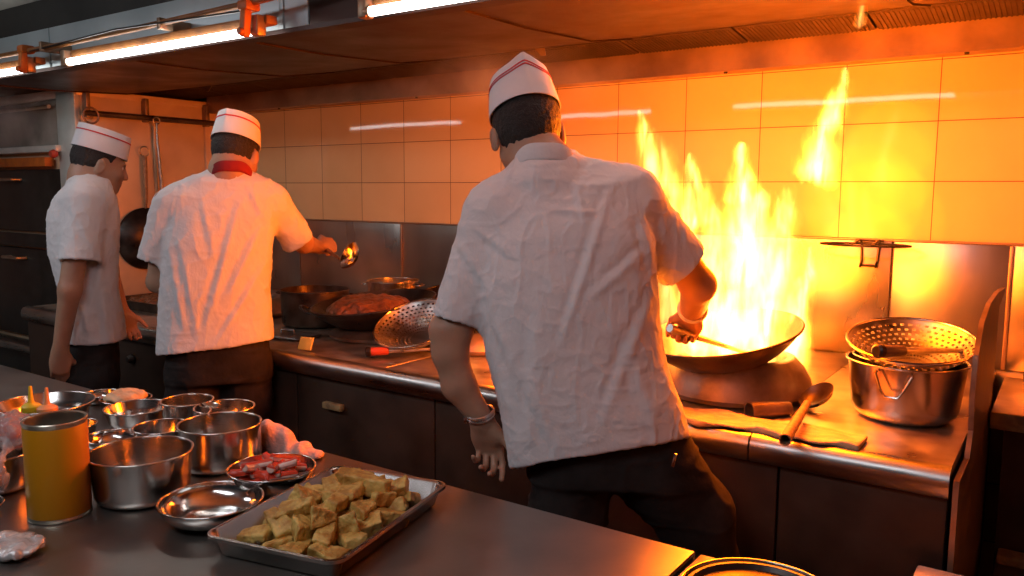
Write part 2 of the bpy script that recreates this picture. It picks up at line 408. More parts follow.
# exhaust hood ---------------------------------------------------------------
hood = thing('exhaust_hood', 'long grimy steel exhaust hood running above the wok range', 'exhaust hood', (-2.3, 2.6, 1.95))
def hp(name, bm, m, **k): return from_bm(name, bm, m, hood, loc=(2.3, -2.6, -1.95), **k)
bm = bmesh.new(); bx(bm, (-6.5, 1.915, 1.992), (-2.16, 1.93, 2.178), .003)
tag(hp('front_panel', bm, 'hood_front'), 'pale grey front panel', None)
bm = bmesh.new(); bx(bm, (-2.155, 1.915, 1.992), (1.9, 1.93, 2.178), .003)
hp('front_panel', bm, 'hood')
for x in (-2.30, -3.9):
    bm = bmesh.new(); bx(bm, (x, 1.909, 1.995), (x+.02, 1.915, 2.175), .001); hp('seam_strip', bm, 'hood_front')
bm = bmesh.new(); prism(bm, [(1.90, 1.985), (1.90, 2.0), (1.915, 2.0), (1.93, 1.998), (1.955, 1.992), (1.955, 1.982)], -6.5, 1.9); hp('lower_lip', bm, 'hood')
# canopy underside in sheets with folded seams
edges = [-6.5, -4.7, -3.3, -2.52, -1.55, -.45, .7, 1.9]
for a, b in zip(edges[:-1], edges[1:]):
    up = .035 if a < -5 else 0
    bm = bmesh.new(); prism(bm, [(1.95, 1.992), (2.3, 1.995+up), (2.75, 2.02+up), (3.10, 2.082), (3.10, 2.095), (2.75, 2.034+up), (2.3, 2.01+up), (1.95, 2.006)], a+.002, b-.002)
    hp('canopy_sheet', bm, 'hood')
    bm = bmesh.new(); prism(bm, [(1.96, 1.986), (2.3, 1.989), (2.75, 2.014), (3.10, 2.076), (3.10, 2.086), (2.75, 2.024), (2.3, 2.0), (1.96, 1.996)], b-.009, b+.006)
    hp('seam_strip', bm, 'hood')
# ribbed grease filters between canopy and gutter
x = -6.4
while x < 1.8:
    bm = bmesh.new(); prism(bm, [(3.09, 2.078), (3.32, 2.050), (3.32, 2.062), (3.09, 2.092)], x, x+.47)
    for k in range(29):
        prism(bm, [(3.11, 2.0735), (3.31, 2.0485), (3.31, 2.055), (3.11, 2.082)], x+.012+k*.0155, x+.018+k*.0155)
    hp('grease_filter', bm, 'filter'); x += .48
bm = bmesh.new(); prism(bm, [(3.292, 1.948), (3.292, 2.062), (3.300, 2.062), (3.302, 1.956), (YW-.002, 1.962), (YW-.002, 1.950)], -4.70, 1.9)
hp('gutter', bm, 'gutter')
for X, dx in ((-4.30, .03), (-1.93, -.03)):   # hanging braces
    bm = bmesh.new(); prism(bm, [(X-.012, 2.035), (X+.012, 2.035), (X+.03+dx, 2.085), (X-.03+dx, 2.085)], 3.02, 3.024, 'y'); hp('brace', bm, 'gutter')
for x in (-.35, -1.22, -2.9, -4.0, .3):
    bm = bmesh.new(); lathe(bm, [(0, -.004), (.007, -.004), (.008, 0), (.008, .003), (0, .003)], 12, Matrix.Translation((x, 3.30, 1.943))); hp('rivet', bm, 'black_iron')

# strip lights ----------------------------------------------------------------
def strip_light(x0, x1, label, ends=(True, True)):
    t = thing('fluorescent_light', label, 'light', ((x0+x1)/2, 1.82, 1.985), group=None)
    Lh = (x1-x0)/2
    bm = bmesh.new(); tube(bm, [(-Lh+.02, 0, 0), (Lh-.02, 0, 0)], .0145, 20); from_bm('lamp_tube', bm, 'tube', t)
    bm = bmesh.new(); bx(bm, (-Lh-.03, .012, .022), (Lh+.03, .058, .052), .006); from_bm('batten', bm, 'conduit', t)
    for s in (-1, 1):
        bm = bmesh.new(); bx(bm, (s*Lh-.018, -.018, -.018), (s*Lh+.018, .02, .05), .006)
        lathe(bm, [(0, -.012), (.018, -.012), (.02, 0), (.018, .012), (0, .012)], 20, Matrix.Translation((s*(Lh-.012), 0, 0))@Matrix.Rotation(pi/2, 4, 'Y'))
        from_bm('tube_holder', bm, 'gutter', t)
    for q in (-.55, .55):
        bm = bmesh.new(); bx(bm, (q*Lh-.01, .05, .03), (q*Lh+.01, .094, .045), .002); from_bm('bracket', bm, 'gutter', t)
    return t
strip_light(-5.12, -3.88, 'lit tube light at the far left end of the hood, cut by the left frame')
strip_light(-3.56, -2.30, 'long lit white tube light on the hood above the left cook')
strip_light(-1.80, -.54, 'lit tube light on the hood at the top edge, above the front cook')
# conduit with orange junction clamps
cp = thing('conduit_pipe', 'grimy brown pipe running above the tube lights along the hood', 'pipe', (-3.6, 1.80, 2.06))
bm = bmesh.new(); tube(bm, [(-2.6, 0, -.012), (-1, .004, .0), (0, 0, -.006), (.7, -.006, 0), (1.29, 0, .012), (1.8, .03, .045), (2.3, .10, .06)], .011, 12)
from_bm('pipe_run', bm, 'conduit', cp)
bm = bmesh.new(); tube(bm, [(-.2, -.012, -.012), (.5, -.02, .006), (1.25, -.01, -.012)], .004, 8); from_bm('cable', bm, 'black_iron', cp)
for x in (-.9, -.1, .78):
    bm = bmesh.new(); bx(bm, (x-.01, -.018, -.022), (x+.01, .115, .02), .003); from_bm('pipe_clip', bm, 'gutter', cp)
def clamp(X, label):
    t = thing('orange_clamp', label, 'clamp', (X, 1.785, 2.035))
    bm = bmesh.new(); bx(bm, (-.026, -.016, .010), (.026, .045, .045), .010)
    bx(bm, (-.010, -.018, -.075), (.020, .014, .015), .009, Matrix.Rotation(.15, 4, 'Y'))
    from_bm('clamp_body', bm, 'orange_cast', t)
    bm = bmesh.new(); lathe(bm, [(0, -.008), (.010, -.008), (.012, -.004), (.012, .004), (.010, .008), (0, .008)], 14, Matrix.Translation((.0, -.022, -.06))@Matrix.Rotation(pi/2, 4, 'X')); from_bm('clamp_knob', bm, 'orange_cast', t)
clamp(-2.32, 'orange clamp at the right end of the long tube light')
clamp(-3.86, 'small orange clamp on the pipe near the top left corner')

# steel splashback -------------------------------------------------------------
sb = thing('steel_splashback', 'scratched stainless splashback below the wall tiles behind the range', 'splashback', (-2.4, YW-.02, ZR))
xs = [-4.70, -3.93, -3.085, -1.82, -.562, -.172, 1.0, 1.95]
for a, b in zip(xs[:-1], xs[1:]):
    bm = bmesh.new(); bx(bm, (a+.003+2.4, 0, .002), (b-.003+2.4, .018, .452), .003); from_bm('panel', bm, 'splash', sb)
bm = bmesh.new(); bx(bm, (-4.70+2.4, -.006, .452), (1.95+2.4, .019, .460), .002); from_bm('top_trim', bm, 'gutter', sb)
for a in (-3.085, -.172):
    bm = bmesh.new(); bx(bm, (a-.007+2.4, -.006, .002), (a+.007+2.4, 0, .45), .002); from_bm('seam_strip', bm, 'gutter', sb)

# the wok range -----------------------------------------------------------------
YF = 2.06
rg = thing('wok_range', 'long greasy stainless wok range standing along the tiled wall', 'stove', (-2.4, YF, 0))
def rp(name, bm, m, **k): return from_bm(name, bm, m, rg, loc=(2.4, -YF, 0), **k)
dx = [-4.62, -3.25, -2.0, -.66, -.192]
for i, (a, b) in enumerate(zip(dx[:-1], dx[1:])):
    bm = bmesh.new(); bx(bm, (a+.001, YF+.02, ZR-.03), (b-.001, YW-.022, ZR), .0015); rp('deck', bm, 'range_top')
prof = [(YF+.03, ZR-.002), (YF+.03, ZR+.003), (YF+.012, ZR+.003), (YF-.004, ZR-.002), (YF-.014, ZR-.014), (YF-.018, ZR-.03), (YF-.016, ZR-.062), (YF-.006, ZR-.068), (YF+.03, ZR-.068)]
bm = bmesh.new(); prism(bm, prof, -4.62, -.66); rp('front_edge', bm, 'steel', angle=60)
bm = bmesh.new(); prism(bm, prof, -.655, -.192); rp('front_edge', bm, 'steel', angle=60)
fx = [-4.62, -3.9, -3.2, -2.45, -1.75, -1.15, -.585, -.192]
for a, b in zip(fx[:-1], fx[1:]):
    bm = bmesh.new(); bx(bm, (a+.003, YF+.012, .10), (b-.003, YF+.03, ZR-.07), .004); rp('front_panel', bm, 'range_front')
bm = bmesh.new(); bx(bm, (-4.6, YF+.03, .10), (-.195, YW-.03, ZR-.032)); rp('body', bm, 'range_front')
for x in (-4.5, -3.2, -1.75, -.3):
    for y in (YF+.1, YW-.15):
        bm = bmesh.new(); lathe(bm, [(0, 0), (.03, 0), (.03, .01), (.02, .02), (.02, .10), (0, .10)], 16, Matrix.Translation((x, y, 0))); rp('leg', bm, 'steel')
# right end guard: a sheet that sweeps up towards the wall
gp = [(YF-.01, .02), (YF-.012, .80)]
for q in ((964, 458), (968, 430), (969, 399), (973, 355), (979, 322), (986, 303), (994, 292), (1002, 287)):
    w_ = atx(q[0], q[1], -.184); gp.append((float(w_[1]), float(w_[2])))
gp += [(2.93, 1.10), (2.90, .78), (2.90, .02)]
bm = bmesh.new(); prism(bm, gp, -.184, -.172); rp('side_guard', bm, 'burner')
# burner rings
def ring_prof(r, h): return [(r*.62, .005), (r*1.08, .005), (r*1.12, .02), (r*1.08, h*.45), (r*.98, h*.75), (r*.86, h*.97), (r*.80, h), (r*.74, h), (r*.70, h*.9), (r*.62, .005)]
BUR = [(-.86, 2.50, .215, .125), (-1.98, 2.62, .20, .08), (-2.47, 2.56, .20, .045), (-3.45, 2.62, .20, .09)]
for x, y, r, h in BUR:
    bm = bmesh.new(); lathe(bm, ring_prof(r, h), 64, Matrix.Translation((x, y, ZR))); rp('burner_ring', bm, 'burner')
    bm = bmesh.new(); lathe(bm, [(0, 0), (r*.5, 0), (r*.45, .03), (.05, .045), (0, .045)], 32, Matrix.Translation((x, y, ZR+.002))); rp('burner_head', bm, 'black_iron')
for x in (-3.6,):
    bm = bmesh.new(); lathe(bm, [(0, 0), (.022, 0), (.024, .006), (.018, .022), (.012, .03), (0, .03)], 20, Matrix.Translation((x, YF+.012, .66))@Matrix.Rotation(pi/2, 4, 'X')); rp('valve_knob', bm, 'black_iron')
# pale drain scrap of metal on the front, a handle
hx = aty(330, 408, YF-.02)
bm = bmesh.new(); bx(bm, (hx[0]-.055, YF-.012, hx[2]-.012), (hx[0]+.045, YF+.014, hx[2]+.014), .006); tag(rp('panel_latch', bm, 'grime'), 'pale grimy latch', None)

# small steel bench beyond the guard, low platform
bn = thing('side_bench', 'grimy low steel bench at the right edge beyond the range guard', 'bench', (.5, 3.0, 0))
bm = bmesh.new(); bx(bm, (-.665, -.21, .775), (1.4, .37, .80), .003); from_bm('bench_top', bm, 'range_top', bn)
bm = bmesh.new(); bx(bm, (-.665, -.218, .750), (1.4, -.205, .80), .003); from_bm('edge_strip', bm, 'grime', bn)
bm = bmesh.new(); bx(bm, (-.63, -.15, .0), (1.4, .36, .774)); from_bm('bench_body', bm, 'range_front', bn)
bm = bmesh.new(); bx(bm, (-.625, -.80, .0), (1.4, -.17, .34), .01); from_bm('step', bm, 'floor', bn)
bm = bmesh.new(); bx(bm, (-.62, -.24, .341), (1.4, -.171, .37), .006); from_bm('grimy_ledge', bm, 'grime', bn)

# steamer cabinet on the left --------------------------------------------------------
cb = thing('steamer_cabinet', 'tall steel steamer oven at the left with steamed up glass', 'oven', (-5.4, 2.9, 0))
def cpz(name, bm, m, p=None, **k): return from_bm(name, bm, m, cb, loc=(5.4, -2.9, 0), **k) if p is None else from_bm(name, bm, m, p, **k)
XS = -4.724; Y0 = 2.45
bm = bmesh.new(); bx(bm, (-6.4, Y0+.03, .05), (XS, YW-.002, 2.02), .004); cpz('body', bm, 'enamel')
bm = bmesh.new(); bx(bm, (-4.93, Y0-.005, .9), (XS-.001, Y0+.03, 2.025), .004); cpz('corner_post', bm, 'cab_front')
bm = bmesh.new(); bx(bm, (-6.4, Y0-.004, 1.975), (-4.93, Y0+.03, 2.025), .004); cpz('top_rail', bm, 'cab_front')
bm = bmesh.new(); bx(bm, (-6.38, Y0+.004, 1.71), (-4.935, Y0+.028, 1.972), .003); g = cpz('glass_door', bm, 'glass_door')
bm = bmesh.new(); tube(bm, [(-6.3, Y0-.03, 1.93), (-4.96, Y0-.03, 1.93)], .012, 10); cpz('door_bar', bm, 'can_metal')
bm = bmesh.new(); bx(bm, (-6.38, Y0-.035, 1.668), (-4.90, Y0+.02, 1.708), .008); cpz('door_ledge', bm, 'cab_front')
bm = bmesh.new(); bx(bm, (-6.38, Y0-.045, 1.585), (-5.02, Y0+.01, 1.640), .004); tag(cpz('orange_strip', bm, 'orange_cast'), 'orange strip', None)  # strip across the front in the same orange as the clamps
bm = bmesh.new(); lathe(bm, [(0, -.02), (.018, -.018), (.026, 0), (.018, .018), (0, .02)], 20, Matrix.Translation((-4.90, Y0-.05, 1.655))@Matrix.Rotation(pi/2, 4, 'X')); tag(cpz('door_knob', bm, 'red_rubber'), 'red knob', None)
for z0, z1 in ((1.19, 1.57), (.52, 1.08)):
    bm = bmesh.new(); bx(bm, (-6.38, Y0-.002, z0), (-4.94, Y0+.028, z1), .006); d = cpz('lower_door', bm, 'cab_dark')
    bm = bmesh.new(); tube(bm, [(-5.62, Y0-.002, z1-.06), (-5.62, Y0-.05, z1-.06), (-5.42, Y0-.05, z1-.06), (-5.42, Y0-.002, z1-.06)], .011, 10)
    from_bm('handle', bm, 'can_metal', d)
bm = bmesh.new(); bx(bm, (-6.38, Y0-.02, 1.095), (-4.94, Y0+.02, 1.175), .004); cpz('divider', bm, 'cab_dark')
bm = bmesh.new(); bx(bm, (-6.4, Y0-.10, .44), (-4.75, Y0+.02, .49), .01); cpz('drip_shelf', bm, 'steel')
bm = bmesh.new(); bx(bm, (-6.38, Y0-.0, .06), (-4.75, Y0+.02, .43), .003); cpz('kick_panel', bm, 'cab_dark')
# side fittings: folded top edge, rail, brackets
bm = bmesh.new(); bx(bm, (XS, Y0, 1.985), (XS+.010, YW-.004, 2.022), .003); cpz('side_fold', bm, 'enamel')
bm = bmesh.new(); bx(bm, (XS, YW-.12, .9), (XS+.022, YW-.02, 2.0), .004); cpz('rear_post', bm, 'enamel')
bm = bmesh.new(); tube(bm, [(XS+.045, 2.47, 1.885), (XS+.045, 3.33, 1.885)], .017, 12); cpz('side_rail', bm, 'wok_iron')
for y in (2.5, 2.86, 3.28):
    bm = bmesh.new(); bx(bm, (XS, y-.012, 1.86), (XS+.05, y+.012, 2.0), .004); cpz('rail_bracket', bm, 'burner')
bm = bmesh.new(); tube(bm, [(XS+.07+.0, 2.5+.045*cos(a), 1.87+.045*sin(a)) for a in np.linspace(0, 2*pi, 20)[:-1]], .006, 8, close=True); cpz('rail_ring', bm, 'burner')
bm = bmesh.new(); tube(bm, [(XS+.012, 2.92, 1.84), (XS+.012, 2.92, 1.2), (XS+.012, 2.92, 1.0)], .009, 8); cpz('seam_rod', bm, 'enamel')

# foreground counters ---------------------------------------------------------------
ct = thing('steel_counter', 'large brushed steel prep counter in the foreground holding pots and tray', 'counter', (-2.4, .8, 0))
bm = bmesh.new(); prism(bm, [(.12, ZC-.045), (.12, ZC-.004), (.124, ZC), (1.354, ZC), (1.358, ZC-.004), (1.358, ZC-.045), (1.352, ZC-.045), (1.352, ZC-.008), (.126, ZC-.008), (.126, ZC-.045)], -4.9, -.527)
from_bm('counter_top', bm, 'counter', ct, loc=(2.4, -.8, 0))
bm = bmesh.new(); bx(bm, (-4.85, .2, .18), (-.57, 1.30, .20)); from_bm('lower_shelf', bm, 'counter', ct, loc=(2.4, -.8, 0))
bm = bmesh.new(); bx(bm, (-4.85, 1.30, .24), (-.56, 1.325, ZC-.05)); from_bm('back_panel', bm, 'range_front', ct, loc=(2.4, -.8, 0))
for x in (-4.8, -3.4, -2.0, -.6):
    for y in (.2, 1.28):
        bm = bmesh.new(); lathe(bm, [(0, 0), (.022, 0), (.022, .03), (.019, .04), (.019, ZC-.01), (0, ZC-.01)], 16, Matrix.Translation((x+2.4, y-.8, 0))); from_bm('leg', bm, 'steel', ct)
c2 = thing('cold_counter', 'orange lit steel counter at the bottom edge right of the counter seam', 'counter', (.2, .8, 0))
bm = bmesh.new(); bx(bm, (-.716, -.6, ZC-.04), (1.2, .557, ZC-.002), .003); from_bm('counter_top', bm, 'range_top', c2)
bm = bmesh.new(); bx(bm, (-.71, -.58, .06), (1.19, .54, ZC-.041)); from_bm('counter_body', bm, 'range_front', c2)
for x in (-.66, 1.14):
    for y in (-.5, .5):
        bm = bmesh.new(); lathe(bm, [(0, 0), (.02, 0), (.02, .06), (0, .06)], 12, Matrix.Translation((x, y, 0))); from_bm('foot', bm, 'steel', c2)
# ------------------------------------------------------------------ cookware
def wall_prof(pts, th):
    """thin wall: outer profile up, inner profile back down"""
    P = np.array(pts, float); T = np.gradient(P, axis=0); nrm = np.stack([-T[:, 1], T[:, 0]], 1); nrm /= np.linalg.norm(nrm, axis=1)[:, None]
    I = P+nrm*th; I[:, 0] = np.maximum(I[:, 0], 0)
    if P[0, 0] < 1e-4: I[0, 0] = 0
    return [tuple(p) for p in P]+[tuple(p) for p in I[::-1]]
def pot_body(r, H, tp, th=.0018, lip=.004, corner=.02):
    rb = r*tp; o = [(0, 0), (rb-corner, 0)]
    for i in range(1, 7):
        a = -pi/2+i*pi/12; o.append((rb-corner+corner*cos(a), corner+corner*sin(a)))
    for t in (.3, .6, .85, 1): o.append((rb+(r-lip-rb)*t, corner+(H-.004-corner)*t))
    bm = bmesh.new(); lathe(bm, wall_prof(o, th), 72)
    t = bmesh.new(); tube(t, arc((0, 0, H-.003), r-lip*.6, 0, 2*pi, 71, 'xy')[:-1], lip*.62, 8, close=True); merge(bm, t)
    return bm
def bowl_body(r, H, tp, th=.0014, lip=.004):
    rb = r*tp; o = [(0, 0), (rb*.8, 0)]
    for i in range(0, 13):
        a = i/12*pi/2; o.append((rb+(r-lip-rb)*sin(a)**.9, .003+(H-.005)*(1-cos(a))**.85))
    bm = bmesh.new(); lathe(bm, wall_prof(o, th), 72)
    t = bmesh.new(); tube(t, arc((0, 0, H-.002), r-lip*.6, 0, 2*pi, 71, 'xy')[:-1], lip*.55, 8, close=True); merge(bm, t)
    return bm
def pot(name, label, cat, x, y, r, H, tp, m='pot', kind='pot', z=ZC, group=None, **k):
    o = from_bm(name, (pot_body if kind == 'pot' else bowl_body)(r, H, tp, **k), m, loc=(x, y, z+.0005), angle=50)
    tag(o, label, cat, group); return o
A = pot('steel_pot', 'steel pot in front, right beside the yellow can', 'pot', -1.593, .924, .106, .103, .90)
pot('steel_bowl', 'empty shiny shallow steel bowl left of the tofu tray', 'bowl', -1.361, .930, .101, .046, .5, 'bowl', 'bowl')
pot('steel_pot', 'taller steel pot behind the shiny empty bowl, beside the pink towel', 'pot', -1.631, 1.145, .097, .105, .97)
pot('steel_bowl', 'steel bowl filled with red and white crab sticks', 'bowl', -1.395, 1.105, .095, .055, .55, 'bowl', 'bowl')
pot('steel_pot', 'low steel pot in the rear left group, in front of the wrapped food bowl', 'pot', -2.107, 1.217, .088, .052, .85)
pot('steel_pot', 'low steel pot furthest back at the counter edge below the left cook', 'pot', -1.950, 1.270, .070, .085, .9)
pot('steel_bowl', 'shallow steel bowl between the two low pots and the tall pot', 'bowl', -1.828, 1.118, .070, .068, .6, 'bowl', 'bowl')
pot('steel_bowl', 'shallow steel bowl right behind the front pot and beside the can', 'bowl', -1.955, 1.060, .067, .034, .65, 'bowl', 'bowl')
pot('steel_bowl', 'wide steel bowl behind the tall pot with a spoon resting across its rim', 'bowl', -1.775, 1.262, .077, .095, .6, 'bowl', 'bowl')
pot('steel_bowl', 'small steel bowl half hidden behind the right side of the yellow can', 'bowl', -2.100, 1.045, .052, .045, .65, 'bowl', 'bowl')
pot('steel_pan', 'wide shallow steel pan behind the can holding the squeeze bottles', 'pan', -2.35, 1.088, .127, .055, .85)
pot('steel_plate', 'small round steel plate behind the wide pan, nearest the counter back edge', 'plate', -2.42, 1.285, .055, .03, .75, 'bowl', 'bowl')
pot('food_bowl', 'steel bowl with plastic wrapped orange food at the far counter edge', 'bowl', -2.268, 1.277, .073, .040, .75, 'bowl', 'bowl')
pot('steel_pot', 'dark steel pot at the left frame edge under the plastic bag', 'pot', -1.875, .769, .060, .085, .92)
pot('steel_bowl', 'low steel bowl at the left frame edge left of the can base', 'bowl', -1.770, .675, .050, .022, .6, 'bowl', 'bowl')
pot('steel_bowl', 'tiny steel bowl at the left frame edge behind the plastic bag', 'bowl', -2.40, .905, .042, .05, .7)

# the yellow can
can = thing('tin_can', 'large open tin can with a plain yellow orange label', 'can', (-1.640, .775, ZC))
r = .0565; H = .198
bm = bmesh.new(); lathe(bm, [(r+.0004, .008), (r+.0012, .010), (r+.0012, H-.012), (r+.0004, H-.010)], 72); from_bm('label_wrap', bm, 'can', can)
o = [(0, .003), (r-.004, .003), (r-.002, 0), (r+.0015, .001), (r+.002, .004), (r, .008)]+[(r, z) for z in np.linspace(.01, H-.008, 12)]+[(r+.002, H-.004), (r+.0025, H-.001), (r+.001, H+.001)]
inn = [(r-.003, H-.001), (r-.003, H-.006), (r-.0015, H-.012)]+[(r-.0015, z) for z in np.linspace(H-.02, .01, 10)]+[(r-.004, .006), (0, .006)]
bm = bmesh.new(); lathe(bm, o+inn, 72); from_bm('can_body', bm, 'can_metal', can)
bm = bmesh.new(); lathe(bm, [(0, .05), (r-.003, .05), (r-.003, .056), (.03, .058), (0, .056)], 40); from_bm('contents', bm, 'sauce', can)
# squeeze bottles standing in the pan
def squeeze(x, y, m, label, h):
    t = thing('squeeze_bottle', label, 'bottle', (x, y, ZC+.004))
    bm = bmesh.new(); lathe(bm, [(0, 0), (.022, 0), (.025, .004), (.025, .035), (.023, .042), (0, .042)], 28); from_bm('bottle_body', bm, m, t)
    bm = bmesh.new(); lathe(bm, [(0, .043), (.025, .043), (.026, .046), (.026, .056), (.018, .062), (.009, .066), (.0065, .075), (.0045, h-.004), (.0035, h), (0, h)], 24); from_bm('nozzle_cap', bm, m, t)
squeeze(-2.315, 1.035, 'yellow', 'yellow squeeze bottle with pointed nozzle behind the can', .112)
squeeze(-2.262, 1.052, 'orange', 'orange squeeze bottle with pointed nozzle behind the can', .112)

# crumpled translucent bag hanging over the pot at the left
def blob(name, m, lab, cat, c, R, s, amp, tail=None, freq=28, parent=None, h=.0035):
    c = np.array(c); R = np.array(R); lo = c-R*1.25-.01; hi = c+R*1.25+.01
    if tail is not None: lo = np.minimum(lo, np.min(tail, 0)-.03); hi = np.maximum(hi, np.max(tail, 0)+.03)
    F = Field(lo, hi, h); F.add(ell(c, R), .01)
    if tail is not None:
        for a, b in zip(tail[:-1], tail[1:]): F.add(cap(a, b, .013, .008), .012)
    def dsp(P, VN): return amp*(np.abs(vnoise(P*freq, s))*2+np.abs(vnoise(P*freq*2.3+5, s))-.9)
    o = mk(name, F.mesh(dsp), m, parent)
    if lab: tag(o, lab, cat)
    return o
bag = thing('plastic_bag', 'crumpled clear plastic bag of pink food at the left frame edge', 'bag', (-1.865, .78, ZC+.09))
b0 = blob('bag_film', 'plastic_bag', None, None, (0, 0, .038), (.068, .052, .040), 3, .008, [(.055, -.02, .03), (.075, -.05, .0), (.075, -.055, -.035), (.065, -.05, -.05)], parent=bag)
blob('bag_contents', 'pink_food', None, None, (-.01, 0, .036), (.040, .030, .022), 9, .003, parent=bag)
blob('crumpled_wrap', 'foil', 'crumpled clear wrap on the counter in the bottom left corner', 'plastic wrap', (-1.52, .635, ZC+.014), (.055, .045, .015), 13, .005)
blob('wrapped_food', 'board', 'plastic wrapped orange food heaped in the far steel bowl', 'food', (-2.268, 1.277, ZC+.044), (.060, .060, .018), 5, .004)
# folded pink towel at the counter edge
def towel():
    c = np.array((-1.60, 1.295, ZC)); F = Field(c-(.13, .10, .02), c+(.16, .11, .10), .003)
    e = atz(283, 452, ZC)
    F.add(cap(c+(-.045, .0, .034), c+(.015, -.005, .030), .034, .03), .02)
    F.add(ell(c+(-.03, -.02, .03), (.055, .035, .036)), .02)
    F.add(ell(c+(.05, .0, .014), (.060, .040, .017)), .02)
    F.add(ell(c+(.10, .008, .008), (.035, .028, .010)), .012)
    F.cut(c+(0, 0, .0015), (0, 0, -1))
    def dsp(P, VN): return np.where(P[:, 2] > ZC+.006, .0035*np.sin((P[:, 0]*.7+P[:, 1]*.9)*120+4*vnoise(P*14, 2))+.003*vnoise(P*30, 3), 0)
    tag(mk('folded_towel', F.mesh(dsp), 'towel'), 'folded pink towel lying at the counter edge', 'towel')
towel()
# spoon across the bowl
sp = thing('spoon', 'thin steel spoon leaning on the rim of the wide shallow bowl', 'spoon', (-1.775, 1.262, ZC+.099))
bm = bmesh.new(); tube(bm, [(-.02, -.03, -.004), (.03, -.06, .004), (.075, -.10, .010), (.11, -.12, .014)], [.003, .0025, .003, .004], 8); from_bm('spoon_handle', bm, 'pot', sp)
bm = bmesh.new(); lathe(bm, wall_prof([(0, 0), (.01, .001), (.018, .004), (.023, .010)], .001), 24, Matrix.Translation((-.036, -.02, -.012))@Matrix.Diagonal((1.35, 1, 1, 1))); from_bm('spoon_bowl', bm, 'pot', sp)

# crab sticks
def stick_mesh(i):
    rnd = np.random.RandomState(i); Ln = .055+.022*rnd.rand(); F = Field((-.050, -.015, -.015), (.050, .015, .015), .0022)
    F.add(cap((-Ln/2, 0, 0), (Ln/2, .004*rnd.randn(), 0), .0095, .0085, clips=[((Ln/2, 0, 0), (1, .5, 0)), ((-Ln/2, 0, 0), (-1, .3, 0))]), .004)
    return F.mesh(lambda P, VN: .0007*np.sin(P[:, 1]*1400+P[:, 2]*900)+.0008*vnoise(P*120, i), 1)
def crab():
    protos = []
    for i in range(4):
        PQ = stick_mesh(i); t = thing('crab_stick', 'red and white crab stick piled in the steel bowl', 'crab stick', (0, 0, 0), group='crab sticks in the bowl')
        P, Q = PQ; cz = P[Q].mean(1)[:, 2]; w = cz < .0015
        def sub(mask):
            q = Q[mask]; u, inv = np.unique(q, return_inverse=True); return P[u], inv.reshape(q.shape)
        mk('white_flesh', sub(w), 'crab_white', t); mk('red_skin', sub(~w), 'crab_red', t)
        protos.append(t)
    rnd = random.Random(4); n = 0
    for layer, cnt, rad, z in ((0, 8, .060, .030), (1, 9, .058, .047), (2, 7, .040, .060)):
        for k in range(cnt):
            a = 2*pi*k/cnt+rnd.uniform(-.3, .3); rr = rad*(rnd.uniform(.55, 1))
            if n < 4: o = protos[n]
            else:
                s = protos[n % 4]; o = s.copy(); COL.objects.link(o)
                for ch in s.children:
                    c = ch.copy(); COL.objects.link(c); c.parent = o
            o.location = (-1.395+rr*cos(a), 1.105+rr*sin(a), ZC+z+rnd.uniform(-.002, .004))
            o.rotation_euler = (rnd.uniform(-.9, .9), rnd.uniform(-.35, .35), rnd.uniform(0, pi)); n += 1
crab()

# tray of fried tofu
TL = [atz(212, 527, ZC+.035), atz(340, 574, ZC+.035), atz(450, 492, ZC+.035), atz(346, 472, ZC+.035)]
tc = np.array([-1.190, 1.085]); ta = atan2(*(np.array(TL[2])-np.array(TL[1]))[[1, 0]])
tray = thing('serving_tray', 'rectangular steel tray full of fried tofu on the counter', 'tray', ((TL[0][0]+TL[2][0])/2+.003, (TL[0][1]+TL[2][1])/2-.008, ZC), ta)
TRX, TRY = .205, .144
def rrect(a, b, r, z, n=6):
    out = []
    for (sx, sy, a0) in ((1, 1, 0), (-1, 1, pi/2), (-1, -1, pi), (1, -1, 3*pi/2)):
        for i in range(n+1):
            t = a0+i/n*pi/2; out.append((sx*(a-r)+r*cos(t), sy*(b-r)+r*sin(t), z))
    return out
def ringmesh(rings, closeends=True):
    bm = bmesh.new(); V = [[bm.verts.new(p) for p in q] for q in rings]; n = len(V[0])
    for A_, B_ in zip(V[:-1], V[1:]):
        for k in range(n): bm.faces.new((A_[k], A_[(k+1) % n], B_[(k+1) % n], B_[k]))
    if closeends: bm.faces.new(V[0][::-1]); bm.faces.new(V[-1])
    return bm
a, b = TRX, TRY
rings = [rrect(a-.022, b-.022, .02, .001), rrect(a-.018, b-.018, .022, .004), rrect(a-.008, b-.008, .026, .038), rrect(a-.004, b-.004, .028, .041), rrect(a, b, .03, .040), rrect(a+.001, b+.001, .03, .037), rrect(a+.0005, b+.0005, .03, .0425), rrect(a-.005, b-.005, .028, .0435), rrect(a-.010, b-.010, .026, .040), rrect(a-.020, b-.020, .021, .006), rrect(a-.024, b-.024, .018, .003)]
from_bm('tray_pan', ringmesh(rings), 'pot', tray, angle=40)
